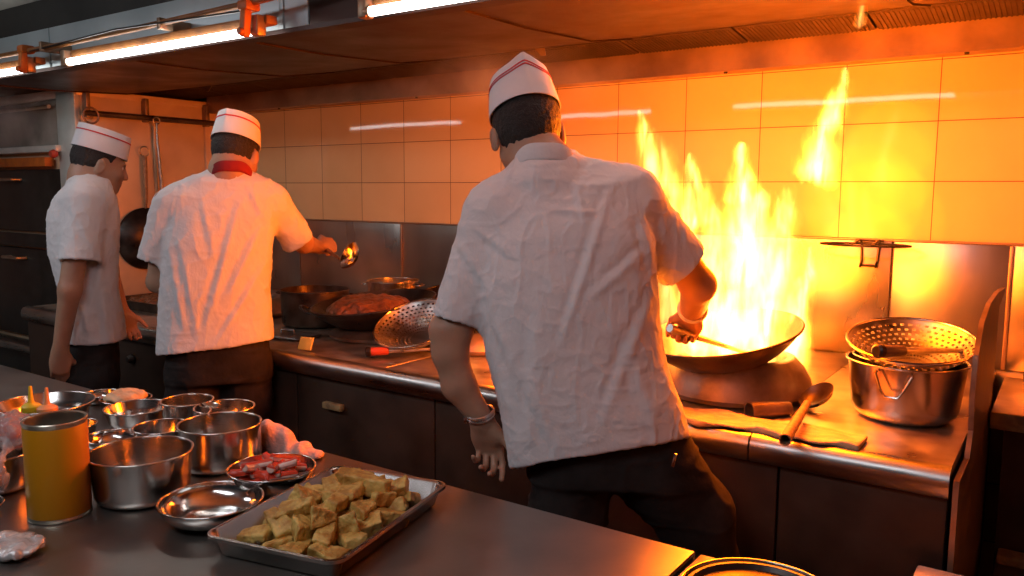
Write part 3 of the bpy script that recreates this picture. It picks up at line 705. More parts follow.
def tofu_mesh(i):
    rnd = np.random.RandomState(i+50); L_, W_, H_ = .021+.011*rnd.rand(), .013+.006*rnd.rand(), .010+.004*rnd.rand()
    F = Field((-.045, -.03, -.025), (.045, .03, .025), .0022)
    sk = rnd.randn(3)*.38
    def fn(X, Y, Z):
        x, y = X+Y*sk[0]*.6, Y; wy = W_*(1+sk[1]*X/.03); hz = H_*(1+sk[2]*Y/.02)
        qx, qy, qz = np.abs(x)-L_+.002, np.abs(y)-wy+.002, np.abs(Z)-hz+.002
        return np.sqrt(np.maximum(qx, 0)**2+np.maximum(qy, 0)**2+np.maximum(qz, 0)**2)+np.minimum(np.maximum(qx, np.maximum(qy, qz)), 0)-.002
    F.add((fn, (-.04, -.025, -.02), (.04, .025, .02)), .001)
    return F.mesh(lambda P, VN: .0011*vnoise(P*60, i)+.0010*vnoise(P*170, i+3), 1)
def tofu():
    ms = []
    for i in range(8):
        o = mk('tofu_puff', tofu_mesh(i), 'tofu'); ms.append(o)
    rnd = random.Random(11); cnt = 0; R3 = Matrix.Rotation(ta, 3, 'Z'); placed = []
    lay = []
    for iy in range(4):
        for ix in range(6): lay.append((-.142+ix*.057+rnd.uniform(-.008, .008), -.078+iy*.052+rnd.uniform(-.006, .006), .021))
    for iy in range(3):
        for ix in range(5): lay.append((-.118+ix*.059+rnd.uniform(-.010, .010), -.060+iy*.056+rnd.uniform(-.008, .008), .044))
    for iy in range(2):
        for ix in range(4): lay.append((-.090+ix*.058+rnd.uniform(-.010, .010), -.028+iy*.052+rnd.uniform(-.01, .01), .064))
    for (x, y, z) in lay:
        o = ms[cnt] if cnt < 8 else ms[rnd.randrange(8)].copy()
        if cnt >= 8: COL.objects.link(o)
        p = R3@Vector((x, y, 0)); o.location = (tray.location.x+p.x, tray.location.y+p.y, ZC+z+rnd.uniform(-.002, .003))
        o.rotation_euler = (rnd.uniform(-.45, .45), rnd.uniform(-.4, .4), rnd.uniform(0, 2*pi))
        s = rnd.uniform(1.0, 1.35); o.scale = (s, s, s)
        tag(o, 'golden fried tofu chunk heaped in the steel tray', 'tofu', 'fried tofu chunks in the tray'); cnt += 1
tofu()

# round pan at the bottom edge
pn = thing('round_pan', 'round dark pan with steel rim at the bottom edge', 'pan', (-.365, 1.215, ZC-.0015))
bm = pot_body(.125, .03, .95); from_bm('pan_body', bm, 'pot', pn, angle=50)
bm = bmesh.new(); lathe(bm, [(0, .008), (.10, .008), (.112, .016), (.116, .026), (.110, .026), (.104, .018), (0, .012)], 64); from_bm('inner_dish', bm, 'black_iron', pn)
bm = bmesh.new(); bx(bm, (.015, -.01, .013), (.045, .004, .018), .001); from_bm('price_tag', bm, 'label_white', pn)
# foam boxes standing low in the aisle
def foam(x, y, w, d, h, lab):
    t = thing('foam_box', lab, 'box', (x, y, 0))
    bm = bmesh.new(); bx(bm, (0, -d, 0), (w, 0, h-.03), .012); from_bm('box_body', bm, 'foam', t)
    bm = bmesh.new(); bx(bm, (-.006, -d-.006, h-.029), (w+.006, .006, h), .008); from_bm('lid', bm, 'foam', t)
foam(-.235, 2.0, .11, .3, .603, 'larger white foam box corner at the bottom right edge')
foam(-.085, 1.98, .3, .3, .605, 'second white foam box at the bottom right corner')

# --- on the range
def wok_body(r, dep, th=.003):
    R = (r*r+dep*dep)/(2*dep); am = math.asin(min(1, r/R)) if dep < R else pi/2
    o = [(R*sin(am*i/18), R*(1-cos(am*i/18))) for i in range(19)]
    bm = bmesh.new(); lathe(bm, wall_prof(o, th), 80)
    t = bmesh.new(); tube(t, arc((0, 0, dep), r, 0, 2*pi, 79, 'xy')[:-1], .0045, 8, close=True); merge(bm, t)
    return bm
def loop(r, dep, ang, w=.05, out=.045, rise=.02, rr=.005):
    bm = bmesh.new(); pts = []
    for i in range(13):
        a = pi*i/12; pts.append((r-.004+out*sin(a)**.8, -w*cos(a), dep-.012+rise*sin(a)))
    tube(bm, pts, rr, 10); bmesh.ops.rotate(bm, verts=bm.verts, cent=(0, 0, 0), matrix=Matrix.Rotation(ang, 3, 'Z')); return bm
def wok(name, label, cat, loc, r, dep, m, rot=(0, 0, 0), hands=(0, pi), **k):
    t = thing(name, label, cat, loc, rot); from_bm('bowl', wok_body(r, dep), m, t, angle=50)
    for a in hands: from_bm('handle', loop(r, dep, a, **k), m, t)
    return t
# tilt axis: towards the camera
w1 = wok('iron_wok', 'dark iron wok with flames rising, held by the front cook', 'wok', (-.868, 2.45, ZR+.078), .243, .125, 'wok_iron', (radians(10), radians(-6), 0), hands=(radians(200),))
w2 = wok('iron_wok', 'wide black wok full of brown food on the middle burner', 'wok', (-2.47, 2.54, ZR+.030), .270, .125, 'black_iron', (radians(6), radians(-3), 0), hands=(radians(222), radians(42)), rise=.03)
def heap(r, s):
    F = Field((-r-.01, -r-.01, -.01), (r+.01, r+.01, .10), .006); F.add(ell((-.02, 0, .012), (r*.90, r*.90, .085)), .02); F.cut((0, 0, 0), (0, 0, -1))
    return F.mesh(lambda P, VN: .009*vnoise(P*22, s)+.004*vnoise(P*60, s+1))
o = mk('brown_stew', heap(.225, 3), 'sauce', loc=(-2.47, 2.54, ZR+.085)); tag(o, 'heap of steaming brown food in the wide black wok', 'food')
w3 = wok('iron_wok', 'black wok leaning behind the wide wok, in front of the splashback seam', 'wok', (-2.30, 2.86, ZR+.075), .215, .10, 'black_iron', (radians(12), radians(-6), 0), hands=(radians(75),), rise=.045)
w4 = wok('iron_wok', 'iron wok half hidden between the front cook arm and shirt', 'wok', (-1.90, 2.70, ZR+.06), .20, .085, 'wok_iron', (radians(4), 0, 0), hands=(radians(222), radians(42)))
hk = wok('hanging_wok', 'black wok hanging on the steamer side wall', 'wok', (XS+.105, 2.83, 1.15), .185, .085, 'black_iron', (0, radians(-88), 0), hands=())
bm = bmesh.new(); tube(bm, [(.185, 0, .08), (.24, 0, .075), (.42, 0, .075), (.50, 0, .078)], [.008, .010, .013, .013], 12); from_bm('long_handle', bm, 'wood', hk)
bm = bmesh.new(); tube(bm, [(.50+.03*(1-cos(a)), .03*sin(a), .078) for a in np.linspace(0, 2*pi, 16)[:-1]], .004, 8, close=True); from_bm('hanging_ring', bm, 'steel', hk)
# hanging ladle
hl = thing('hanging_ladle', 'long ladle hanging from the rail on the steamer side', 'ladle', (XS+.075, 2.90, 1.86))
bm = bmesh.new(); tube(bm, [(0, 0, 0), (0, .0, -.12), (0, .01, -.3), (0, .02, -.5)], [.006, .007, .011, .011], 10); from_bm('ladle_handle', bm, 'steel', hl)
bm = bmesh.new(); lathe(bm, wall_prof([(0, 0), (.02, .003), (.035, .012), (.045, .03)], .0015), 32, Matrix.Translation((.0, .02, -.545))@Matrix.Rotation(radians(35), 4, 'Y')); from_bm('ladle_bowl', bm, 'steel', hl)
bm = bmesh.new(); tube(bm, [(0, .022*sin(a), .01+.022*cos(a)) for a in np.linspace(0, 2*pi, 14)[:-1]], .004, 8, close=True); from_bm('hook', bm, 'steel', hl)
# pots left on the range
def rpot(label, x, y, r, H, m='pot', hand=True, food=None, z=ZR):
    t = thing('stock_pot', label, 'pot', (x, y, z+.001)); from_bm('pot_body', pot_body(r, H, .93, lip=.005), m, t, angle=50)
    if hand:
        for a in (radians(20), radians(200)): from_bm('handle', loop(r, H-.01, a, w=.04, out=.035, rise=0, rr=.004), m, t)
    if food:
        bm = bmesh.new(); lathe(bm, [(0, H*.8), (r*.93, H*.8), (r*.93, H*.78), (0, H*.78)], 48); from_bm('contents', bm, food, t)
    return t
rpot('wide dark stock pot on the range right beside the left cook', -2.93, 2.60, .165, .17, 'wok_iron', food='sauce')
rpot('steel stock pot standing behind the wide black wok below the ladle', -2.78, 2.98, .135, .19, 'pot', food='sauce')
# food pans beyond the left cook
gr = thing('food_pan', 'shallow steel pan of browned food on the range between the left cooks', 'pan', (-4.02, 2.50, ZR))
bm = ringmesh([rrect(.22, .16, .03, .001), rrect(.235, .175, .03, .05), rrect(.242, .182, .03, .05), rrect(.242, .182, .03, .052), rrect(.230, .170, .03, .052), rrect(.215, .155, .03, .006)])
from_bm('pan_body', bm, 'wok_iron', gr, angle=40)
F = Field((-.24, -.18, 0), (.24, .18, .09), .006); F.add(ell((0, 0, .03), (.215, .155, .035)), .01)
mk('browned_food', F.mesh(lambda P, VN: .010*vnoise(P*40, 5)+.004*vnoise(P*90, 6)), 'sauce', gr)

# perforated skimmers
def skimmer(name, label, loc, r, dep, rot, Pa, Pb, gm, endm=None, seg=88, rings=10, gl=.10):
    t = thing(name, label, 'strainer', loc, rot)
    R = (r*r+dep*dep)/(2*dep); am = math.asin(r/R); bm = bmesh.new(); n = rings*2+2; V = []
    for i in range(n+1):
        a = am*(.10+.90*i/n); V.append([bm.verts.new((R*sin(a)*cos(2*pi*(k+((i+1)//2 % 2))/seg), R*sin(a)*sin(2*pi*(k+((i+1)//2 % 2))/seg), R*(1-cos(a)))) for k in range(seg)])
    holes = []
    for i in range(n):
        for k in range(seg):
            f = bm.faces.new((V[i][k], V[i][(k+1) % seg], V[i+1][(k+1) % seg], V[i+1][k]))
            if i % 2 == 1 and k % 2 == 0 and 1 < i < n-1: holes.append(f)
    bm.faces.new(V[0][::-1])
    r1 = bmesh.ops.inset_individual(bm, faces=holes, thickness=r*.0035, depth=0)
    bmesh.ops.delete(bm, geom=holes, context='FACES')
    o = from_bm('perforated_bowl', bm, 'steel', t, angle=60)
    sm = o.modifiers.new('thickness', 'SOLIDIFY'); sm.thickness = .0014
    bm = bmesh.new(); tube(bm, arc((0, 0, dep), r, 0, 2*pi, 71, 'xy')[:-1], .0038, 8, close=True); from_bm('rim', bm, 'pot', t)
    inv = (Matrix.Translation(loc)@Matrix.Rotation(rot[2], 4, 'Z')@Matrix.Rotation(rot[1], 4, 'Y')@Matrix.Rotation(rot[0], 4, 'X')).inverted()
    A_, B_ = inv@Vector(Pa), inv@Vector(Pb); d = (B_-A_).normalized(); G = B_-d*gl
    bm = bmesh.new(); tube(bm, [A_, (A_+G)/2, G+d*.01], [.006, .008, .010], 12); from_bm('shank', bm, 'steel', t)
    bm = bmesh.new(); tube(bm, [G-d*.004, G, B_-d*.03, B_-d*.02], [.011, .014, .016, .015], 20); from_bm('grip', bm, gm, t)
    if endm:
        bm = bmesh.new(); tube(bm, [B_-d*.022, B_-d*.018, B_-d*.004, B_], [.015, .0185, .0185, .013], 20); from_bm('grip_end', bm, endm, t)
    return t
# right pot with skimmer on top
pr = thing('stock_pot', 'large round steel pot at the right end of the range', 'pot', (-.360, 2.485, ZR+.001))
from_bm('pot_body', pot_body(.160, .168, .88, lip=.006, corner=.045), 'pot', pr, angle=50)
def vloop(r, z, ang):
    bm = bmesh.new(); tube(bm, [(r-.002, -.045, z), (r+.012, -.045, z-.004), (r+.022, -.030, z-.04), (r+.024, -.016, z-.062), (r+.024, .016, z-.062), (r+.022, .030, z-.04), (r+.012, .045, z-.004), (r-.002, .045, z)], .0042, 10)
    bmesh.ops.rotate(bm, verts=bm.verts, cent=(0, 0, 0), matrix=Matrix.Rotation(ang, 3, 'Z')); return bm
for a in (radians(-92), radians(88)): from_bm('handle', vloop(.156, .154, a), 'pot', pr)
ip = thing('inner_pot', 'second steel pot nested inside the large pot under the strainer', 'pot', (-.360, 2.485, ZR+.02))
from_bm('pot_body', pot_body(.143, .160, .86, lip=.005, corner=.04), 'pot', ip, angle=50)
sk1 = skimmer('perforated_strainer', 'perforated steel strainer resting on top of the large round pot', (-.352, 2.485, ZR+.148), .166, .082, (radians(13), radians(2), 0), tuple(atd(970, 351, 2.26)), tuple(atd(876, 351, 2.10)), 'dark_wood', gl=.10, endm='black_iron')
q1 = atz(430, 349, ZR+.035); q2 = atz(365, 352, ZR+.030)
sk2 = skimmer('perforated_strainer', 'perforated strainer with red tipped handle on the range by the front cook', (-2.09, 2.39, ZR+.052), .165, .080, (radians(27), radians(3), 0), tuple(q1), tuple(q2), 'red_rubber', gl=.085, endm='black_iron')
# wall ring holder
rh = thing('wire_ring_holder', 'wire ring tool holder fixed to the splashback above the big pot', 'holder', (-.64, YW-.03, 1.262))
bm = bmesh.new(); tube(bm, [(.155*cos(a)*1.02, -.11+.085*sin(a), 0) for a in np.linspace(0, 2*pi, 40)[:-1]], .0042, 8, close=True); from_bm('wire_ring', bm, 'black_iron', rh)
bm = bmesh.new()
for s in (-.035, .035): tube(bm, [(s, -.19, .0), (s, -.03, .014), (s*.9, .002, .0), (s*.8, -.008, -.07), (s*.8-.0, -.03, -.09)], .0045, 8)
tube(bm, [(-.05, -.02, .012), (.05, -.02, .012)], .0045, 8); tube(bm, [(-.03, -.012, -.085), (.03, -.012, -.085)], .0045, 8)
from_bm('wire_bracket', bm, 'black_iron', rh)

# ladle leaning from burner over the range edge
ld = thing('range_ladle', 'ladle with hollow handle leaning over the range edge', 'ladle', (0, 0, 0))
p0 = atz(785, 440, ZR+.045); p1 = atz(808, 402, ZR+.05); ld.location = p0
d = Vector(p1-p0)
def hollow(Ln, r0, r1, th):
    bm = bmesh.new(); lathe(bm, [(r0-th, .0), (r0, .0), (r0*.5+r1*.5, Ln*.5), (r1, Ln), (0, Ln), (0, Ln-.004), (r1-th, Ln-.004), (r0-th, .0)], 28); return bm
from_bm('hollow_handle', hollow(d.length*.95, .0145, .0105, .003), 'wood', ld, rot=d.to_track_quat('Z', 'Y').to_euler())
q = [Vector(atz(*p, z))-Vector(p0) for p, z in (((806, 404), ZR+.05), ((815, 398), ZR+.05), ((828, 401), ZR+.03), ((815, 415), ZR+.015), ((800, 432), ZR+.010))]
bm = bmesh.new(); lathe(bm, wall_prof([(0, 0), (.025, .003), (.045, .014), (.055, .028)], .0018), 40, Matrix.Translation(q[2]+Vector((-.02, 0, -.005)))@Matrix.Rotation(radians(-28), 4, 'Y')@Matrix.Rotation(radians(24), 4, 'X')); from_bm('ladle_bowl', bm, 'wok_iron', ld)
tb = thing('metal_tube', 'hollow dark tube sticking out from under the flaming wok', 'tube', tuple(atz(749, 411, ZR+.022)))
e = Vector(atz(782, 414, ZR+.022)-atz(749, 411, ZR+.022)); e = Vector((.03, .12, 0))
from_bm('tube_body', hollow(.13, .026, .020, .003), 'burner', tb, rot=Vector((.09, .11, -.002)).to_track_quat('Z', 'Y').to_euler())
# cloth strip on the front edge
def strip():
    F = Field((-.98, YF-.02, ZR-.01), (-.36, YF+.16, ZR+.03), .004)
    def fn(X, Y, Z):
        c = YF+.068+.006*np.sin(X*9); w = .062+.010*np.sin(X*23+1)+.006*np.sin(X*61)
        return np.maximum(np.maximum(np.abs(Y-c)-w, np.abs(Z-ZR-.010)-.0065-.002*np.sin(X*30+Y*40)), np.abs(X+.67)-.275)
    F.add((fn, (-.96, YF-.01, ZR-.005), (-.38, YF+.12, ZR+.025)), .002)
    tag(mk('cloth_strip', F.mesh(lambda P, VN: .003*vnoise(P*26, 8)+.0012*vnoise(P*80, 4), 2), 'board'), 'long folded wet cloth lying along the range front edge', 'cloth')
strip()
# yellow sticker-like card and flat pan near the left cook
p = atz(306, 346, ZR+.02)
o = boxo('yellow_card', (-.032, -.004, -.026), (.032, .004, .026), 'paper', None, .002); o.location = (p[0], p[1], ZR+.030); o.rotation_euler = (radians(-25), 0, radians(8)); tag(o, 'small yellow card on the range edge by the left cook', 'card')
fp = thing('flat_lid', 'thin grey metal lid lying between the stock pot and range edge', 'lid', (-2.77, 2.30, ZR+.003), .1)
bm = ringmesh([rrect(.13, .07, .02, .0), rrect(.14, .08, .02, .008), rrect(.135, .075, .02, .012), rrect(.12, .06, .02, .010)]); from_bm('lid_plate', bm, 'steel', fp)
bm = bmesh.new(); tube(bm, [(-.04, 0, .01), (-.035, 0, .03), (.035, 0, .03), (.04, 0, .01)], .004, 8); from_bm('lid_handle', bm, 'steel', fp)
# ------------------------------------------------------------------ people
class Person:
    def __init__(s, px, py, depth, label):
        P = atd(px, py, depth); s.O = np.array([P[0], P[1], 0.0])
        d = s.O-np.array([0, 0, 0]); d[2] = 0; s.d = d/np.linalg.norm(d); s.r = np.array([s.d[1], -s.d[0], 0])
        s.root = thing('person', label, 'person', tuple(s.O), atan2(s.r[1], s.r[0]))
    def J(s, x, y, q):
        rr = ray(x, y); t = ((s.O-C0)@s.d+q)/(rr@s.d); P = C0+rr*t-s.O
        return np.array([P@s.r, P@s.d, P[2]])
    def rows(s, L_):
        out = []
        for (y, xl, xr, q, hd) in L_:
            a, b = s.J(xl, y, q), s.J(xr, y, q); out.append(((a[2]+b[2])/2, (a[0]+b[0])/2, q, (b[0]-a[0])/2, hd))
        return out
def frame(yaw, pitch, roll=0):
    """head axes in person space; yaw 0 looks away along +s, positive turns to the picture's left"""
    f = np.array([-sin(yaw)*cos(pitch), cos(yaw)*cos(pitch), -sin(pitch)])
    x = np.array([cos(yaw), sin(yaw), 0]); u = np.cross(x, f)
    x2 = x*cos(roll)+u*sin(roll); u2 = np.cross(x2, f)
    return x2, f, u2
def head(F, c, ax, k=1.0):
    x, f, u = ax; A = np.array([x, f, u]); c = np.array(c)
    def W(a, b, d): return c+x*a*k+f*b*k+u*d*k
    F.add(ell(W(0, -.008, .018), np.array((.077, .096, .098))*k, A), .01)
    F.add(ell(W(0, .030, -.045), np.array((.060, .064, .074))*k, A), .03)
    F.add(ell(W(0, .060, -.095), np.array((.026, .022, .020))*k, A), .02)
    for sx in (-1, 1):
        F.add(ell(W(sx*.036, .058, -.038), np.array((.022, .020, .020))*k, A), .02)      # cheeks
        F.add(cap(W(sx*.058, .010, -.055), W(sx*.022, .062, -.098), .014*k, .014*k), .025)  # jaw line
        F.sub(ell(W(sx*.030, .098, -.004), np.array((.015, .014, .010))*k, A), .012)
        F.add(cap(W(sx*.012, .090, .012), W(sx*.042, .080, .012), .007*k, .006*k), .012)
        e = W(sx*.085, -.008, -.016)
        F.add(ell(e, np.array((.009, .019, .031))*k, np.array([x*cos(.35)+f*sin(.35)*-sx, f*cos(.35)+x*sin(.35)*sx, u])), .004)
        F.sub(ell(e+x*sx*.010*k+f*.003*k, np.array((.006, .010, .018))*k, A), .004)
    F.add(cap(W(0, .094, -.008), W(0, .106, -.040), .007*k, .0105*k), .012)
    for sx in (-1, 1): F.add(ell(W(sx*.011, .100, -.044), np.array((.008, .009, .007))*k, A), .005)
    F.add(cap(W(-.018, .086, -.068), W(.018, .086, -.068), .0055*k, .0055*k), .006)
    F.add(cap(W(-.015, .085, -.077), W(.015, .085, -.077), .006*k, .006*k), .004)
    F.sub(cap(W(-.022, .093, -.0725), W(.022, .093, -.0725), .0022*k, .0022*k), .002)
    return W
def hair_hat(p, c, ax, k=1.0, hat_z=.045, hat_h=.112, stripes=2, peak=.020, nape=-.048, tilt=-.10):
    x, f, u = ax; A = np.array([x, f, u]); c = np.array(c)
    def W(a, b, d): return c+x*a*k+f*b*k+u*d*k
    F = Field(c-.17, c+.17, .004)
    F.add(ell(W(0, -.010, .016), np.array((.083, .102, .102))*k, A, clips=[(W(0, -.02, nape), -u+f*.35), (W(0, .055, .05), f*1.0-u*.55)]), .004)
    F.sub(ell(W(0, .07, -.06), np.array((.085, .075, .075))*k, A), .01)
    for sx in (-1, 1): F.sub(ell(W(sx*.085, .006, -.022), np.array((.026, .030, .046))*k, A), .006)
    F.sub(ell(W(0, -.01, .012), np.array((.070, .088, .090))*k, A), .004)
    mk('hair', F.mesh(lambda P, VN: .0018*vnoise(P*160, 4), 1), 'hair', p.root)
    # eyes
    for sx in (-1, 1):
        bm = bmesh.new(); bmesh.ops.create_uvsphere(bm, u_segments=16, v_segments=12, radius=.011*k); o = from_bm('eye', bm, 'eye', p.root, loc=tuple(W(sx*.030, .0755, -.004)))
        bm = bmesh.new(); bmesh.ops.create_uvsphere(bm, u_segments=12, v_segments=8, radius=.0055*k); from_bm('iris', bm, 'iris', o, loc=tuple((W(0, .0068, 0)-c)))
    # side cap: band tapering to a folded crown
    hx, hf, hu = x, f*cos(tilt)+u*sin(tilt), u*cos(tilt)-f*sin(tilt); hc = W(0, -.008, hat_z)
    def hp_(th, t, extra=0.0):
        ra, rb = (.0885-.016*t**1.3)*k+extra, (.108-.010*t)*k+extra
        back = max(0, -sin(th)); fr = max(0, sin(th))
        cr = .006*math.exp(-((th-1.5*pi)/.10)**2)*t   # centre back crease
        z = t*hat_h*k+(peak*(back**14+fr**14))*t*k
        return hc+hx*cos(th)*(ra)+hf*sin(th)*(rb+cr)+hu*z
    n = 96; rings = []
    for t in (0, .02, .1, .25, .4, .55, .7, .85, .97, 1.0): rings.append([hp_(2*pi*i/n, t) for i in range(n)])
    # crown folds inwards, inner wall goes back down
    top = rings[-1]; cen = hc+hu*(hat_h*k-.004)
    rings.append([q*.97+cen*.03-hu*.002 for q in top])
    rings.append([np.array(hc+hx*cos(2*pi*i/n)*.045*k+hf*sin(2*pi*i/n)*.075*k+hu*(hat_h-.006)*k) for i in range(n)])
    rings.append([np.array(hc+hx*cos(2*pi*i/n)*.006*k+hf*sin(2*pi*i/n)*.06*k+hu*(hat_h-.016)*k) for i in range(n)])
    hat = thing('chef_hat', None, None); hat.parent = p.root
    bm = bmesh.new(); V = [[bm.verts.new(q) for q in R_] for R_ in rings]
    inner = [[bm.verts.new(hp_(2*pi*i/n, t, -.0025)) for i in range(n)] for t in (0, .3)]
    for A_, B_ in zip(V[:-1], V[1:]):
        for i in range(n): bm.faces.new((A_[i], A_[(i+1) % n], B_[(i+1) % n], B_[i]))
    bm.faces.new(V[-1])
    for i in range(n):
        bm.faces.new((inner[0][i], inner[0][(i+1) % n], V[0][(i+1) % n], V[0][i])); bm.faces.new((inner[1][i], inner[1][(i+1) % n], inner[0][(i+1) % n], inner[0][i]))
    from_bm('hat_cloth', bm, 'hat', hat, angle=50)
    for (t0, t1) in ([(.70, .735), (.77, .805)] if stripes == 2 else [(.70, .76)]):
        bm = bmesh.new(); R_ = [[bm.verts.new(hp_(2*pi*i/n, t, e)) for i in range(n)] for t, e in ((t0, .0002), (t0, .0014), (t1, .0014), (t1, .0002))]
        for A_, B_ in zip(R_[:-1], R_[1:]):
            for i in range(n): bm.faces.new((A_[i], A_[(i+1) % n], B_[(i+1) % n], B_[i]))
        tag(from_bm('hat_stripe', bm, 'hat_red', hat), 'red stripe', None)
def hand(F, w, fwd, thumb, curl, spread=1.0, k=1.0, tcurl=.5, kk=.006):
    """w wrist, fwd along the hand, thumb towards the thumb side; curls per finger in radians"""
    w = np.array(w); fwd = np.array(fwd, float); fwd /= np.linalg.norm(fwd)
    th = np.array(thumb, float); th -= fwd*(th@fwd); th /= np.linalg.norm(th)
    return_back = None
    def build(back):
        pal = -back
        F.add(ell(w+fwd*.045*k, np.array((.052, .040, .0165))*k, np.array([fwd, th, back])), .02)
        F.add(cap(w-fwd*.005, w+fwd*.03*k, .024*k, .024*k, sq=(back, .75)), .02)
        F.add(ell(w+fwd*.035*k+th*.026*k+pal*.008*k, np.array((.030, .016, .015))*k, np.array([fwd, th, back])), .012)
        base = [(.026, .088), (.009, .092), (-.009, .089), (-.026, .080)]; ln = [(.036, .024, .020), (.040, .027, .021), (.037, .025, .020), (.029, .019, .018)]; rad = [.0088, .0092, .0087, .0078]
        for i in range(4):
            o, l = base[i]; p0 = w+fwd*l*k*.92+th*o*k; ang = 0; side = (o*spread*3)
            F.add(cap(w+fwd*.05*k+th*o*.8*k, p0, .010*k, rad[i]*1.08*k), .008)
            for j in range(3):
                ang += curl[i]*(1.0, 1.15, .7)[j]
                dr = (fwd*cos(ang)+pal*sin(ang))+th*side*(1 if j == 0 else .4); dr /= np.linalg.norm(dr)
                p1 = p0+dr*ln[i][j]*k; r0 = rad[i]*(1-.06*j)*k
                F.add(cap(p0, p1, r0, r0*.93), .003); p0 = p1
        q0 = w+fwd*.020*k+th*.024*k+pal*.004*k; dr = fwd*.72+th*.62+pal*.25; dr /= np.linalg.norm(dr)
        q1 = q0+dr*.040*k; F.add(cap(q0, q1, .0135*k, .0108*k), .010)
        d2 = dr*cos(tcurl)+(-th*.55+pal*.45+fwd*.5)*sin(tcurl); d2 /= np.linalg.norm(d2); q2 = q1+d2*.030*k; F.add(cap(q1, q2, .0104*k, .0096*k), .004)
        d3 = d2*cos(tcurl*.7)+(-th*.6+pal*.5)*sin(tcurl*.7); d3 /= np.linalg.norm(d3); F.add(cap(q2, q2+d3*.022*k, .0096*k, .0078*k), .003)
    return build
def cloth_disp(seed, amp=1.0, folds=(), zfade=None):
    def f(P, VN):
        w = .0028*vnoise(P*np.array([9, 9, 4.5]), seed)
        q = P+.03*np.stack([vnoise(P*7, seed+1), vnoise(P*7, seed+2), vnoise(P*7, seed+3)], 1)
        r = 1-np.abs(vnoise(q*np.array([17, 17, 8]), seed+4))*2.2; w = w+.0024*np.clip(r, 0, 1)**2
        r = 1-np.abs(vnoise(q*np.array([26, 26, 30]), seed+5))*2.2; w = w+.0020*np.clip(r, 0, 1)**2
        w = w*amp
        for (a, b, wd, am, side) in folds:     # explicit creases: ridge along a-b with a groove beside it
            a, b = np.array(a), np.array(b); ab = b-a; t = ((P-a)@ab)/(ab@ab); tc = np.clip(t, 0, 1)
            D = P-(a+tc[:, None]*ab); n2 = np.array([ab[2], 0, -ab[0]]); n2 = n2/(np.linalg.norm(n2)+1e-9)
            u = D@n2; e = np.exp(-((np.abs(np.minimum(t, 0))+np.maximum(t-1, 0))*np.linalg.norm(ab)/.03)**2)
            m = (P[:, 1]*side > -.02)*np.sin(np.clip(tc, .0, 1)*pi)**.5
            w = w+.55*am*e*m*(np.exp(-(u/wd)**2)-.8*np.exp(-((u-1.6*wd)/wd)**2))
        return w
    return f
def shoe(F, ankle, yaw):
    f = np.array([-sin(yaw), cos(yaw), 0]); a = np.array(ankle)
    h = np.array([a[0], a[1], .038]); F.add(cap(h-f*.05, h+f*.13, .040, .036), .02); F.add(ell(h+f*.15+(0, 0, -.006), (.045, .05, .03)), .02); F.add(cap(a, h, .045, .045), .02); F.cut((0, 0, .002), (0, 0, -1))

# =================================================== the front cook
p = Person(560, 288, 1.93, 'cook in white short sleeved shirt with red striped hat tossing the flaming wok')
J = p.J
hc = J(527, 131, .095); AX = frame(radians(11), radians(16), radians(7))
nb = J(547, 172, .03)
shL, shR = J(489, 213, .02), J(640, 200, .07)
elL, wrL = J(450, 352, .0), J(482, 420, .0)
elR, wrR = J(698, 285, .20), J(692, 312, .37)
F = Field((-.52, -.32, -.0), (.50, .62, 1.80), .0042)
W = head(F, hc, AX, 1.0)
F.add(cap(W(0, -.022, -.05), nb+np.array((0, 0, .0)), .056, .064), .03)
F.add(cap(nb, J(552, 200, .03), .070, .10), .04)
F.add(loft(p.rows([(205, 500, 634, .04, .08), (250, 492, 645, .02, .095), (330, 498, 645, 0, .095), (400, 512, 660, 0, .10), (470, 540, 682, 0, .11)])), .03)
F.add(cap(J(525, 195, .03), shL, .055, .050), .03); F.add(cap(J(595, 190, .05), shR, .055, .050), .03)
F.add(cap(shL, elL, .050, .0415), .02); F.add(cap(J(446, 330, 0), elL, .043, .042), .01)
F.add(cap(elL, J(459, 385, .0), .0415, .041), .015); F.add(cap(J(459, 385, 0), wrL, .0405, .0275), .015)
F.add(cap(shR, elR, .050, .044), .02); F.add(cap(elR, wrR, .045, .034), .02)
# legs inside the trousers
hipL, kneeL, ankL = J(572, 480, 0), J(566, 600, .0), None
hipR, kneeR = J(655, 470, 0), J(708, 575, .06)
ankL = np.array([kneeL[0]-.02, -.02, .09]); ankR = np.array([kneeR[0]+.03, .03, .09])
for h_, k_, a_ in ((hipL, kneeL, ankL), (hipR, kneeR, ankR)):
    F.add(cap(h_, k_, .07, .048), .03); F.add(cap(k_, a_, .048, .034), .02)
# left hand hangs with the palm back, thumb towards the body; right hand grips the ladle
fw = J(493, 462, .03)-wrL
back = np.array([.15, 1.0, .15]); back /= np.linalg.norm(back)
fwn = fw/np.linalg.norm(fw); thd = np.cross(back, fwn); thd = thd if thd[0] > 0 else -thd
bk = np.cross(fwn, thd/np.linalg.norm(thd)); bk = bk if bk[1] > 0 else -bk
hand(F, wrL+fwn*.006, fw, thd, (.45, .75, .85, .95), .9, 1.0, .25)(bk)
fwR = np.array([.05, .75, -.65]); thR = np.array([-.8, .3, .4])
fn_ = fwR/np.linalg.norm(fwR); t_ = thR-fn_*(thR@fn_); t_ /= np.linalg.norm(t_); bR = np.cross(fn_, t_); bR = bR if bR[2] > 0 else -bR
hand(F, wrR+fn_*.012, fwR, thR, (1.15, 1.2, 1.2, 1.2), .3, 1.0, .8)(bR)
mk('body', F.mesh(None, 1), 'skin', p.root)
hair_hat(p, hc, AX, 1.0, hat_z=.040, hat_h=.092, stripes=2, peak=.018)
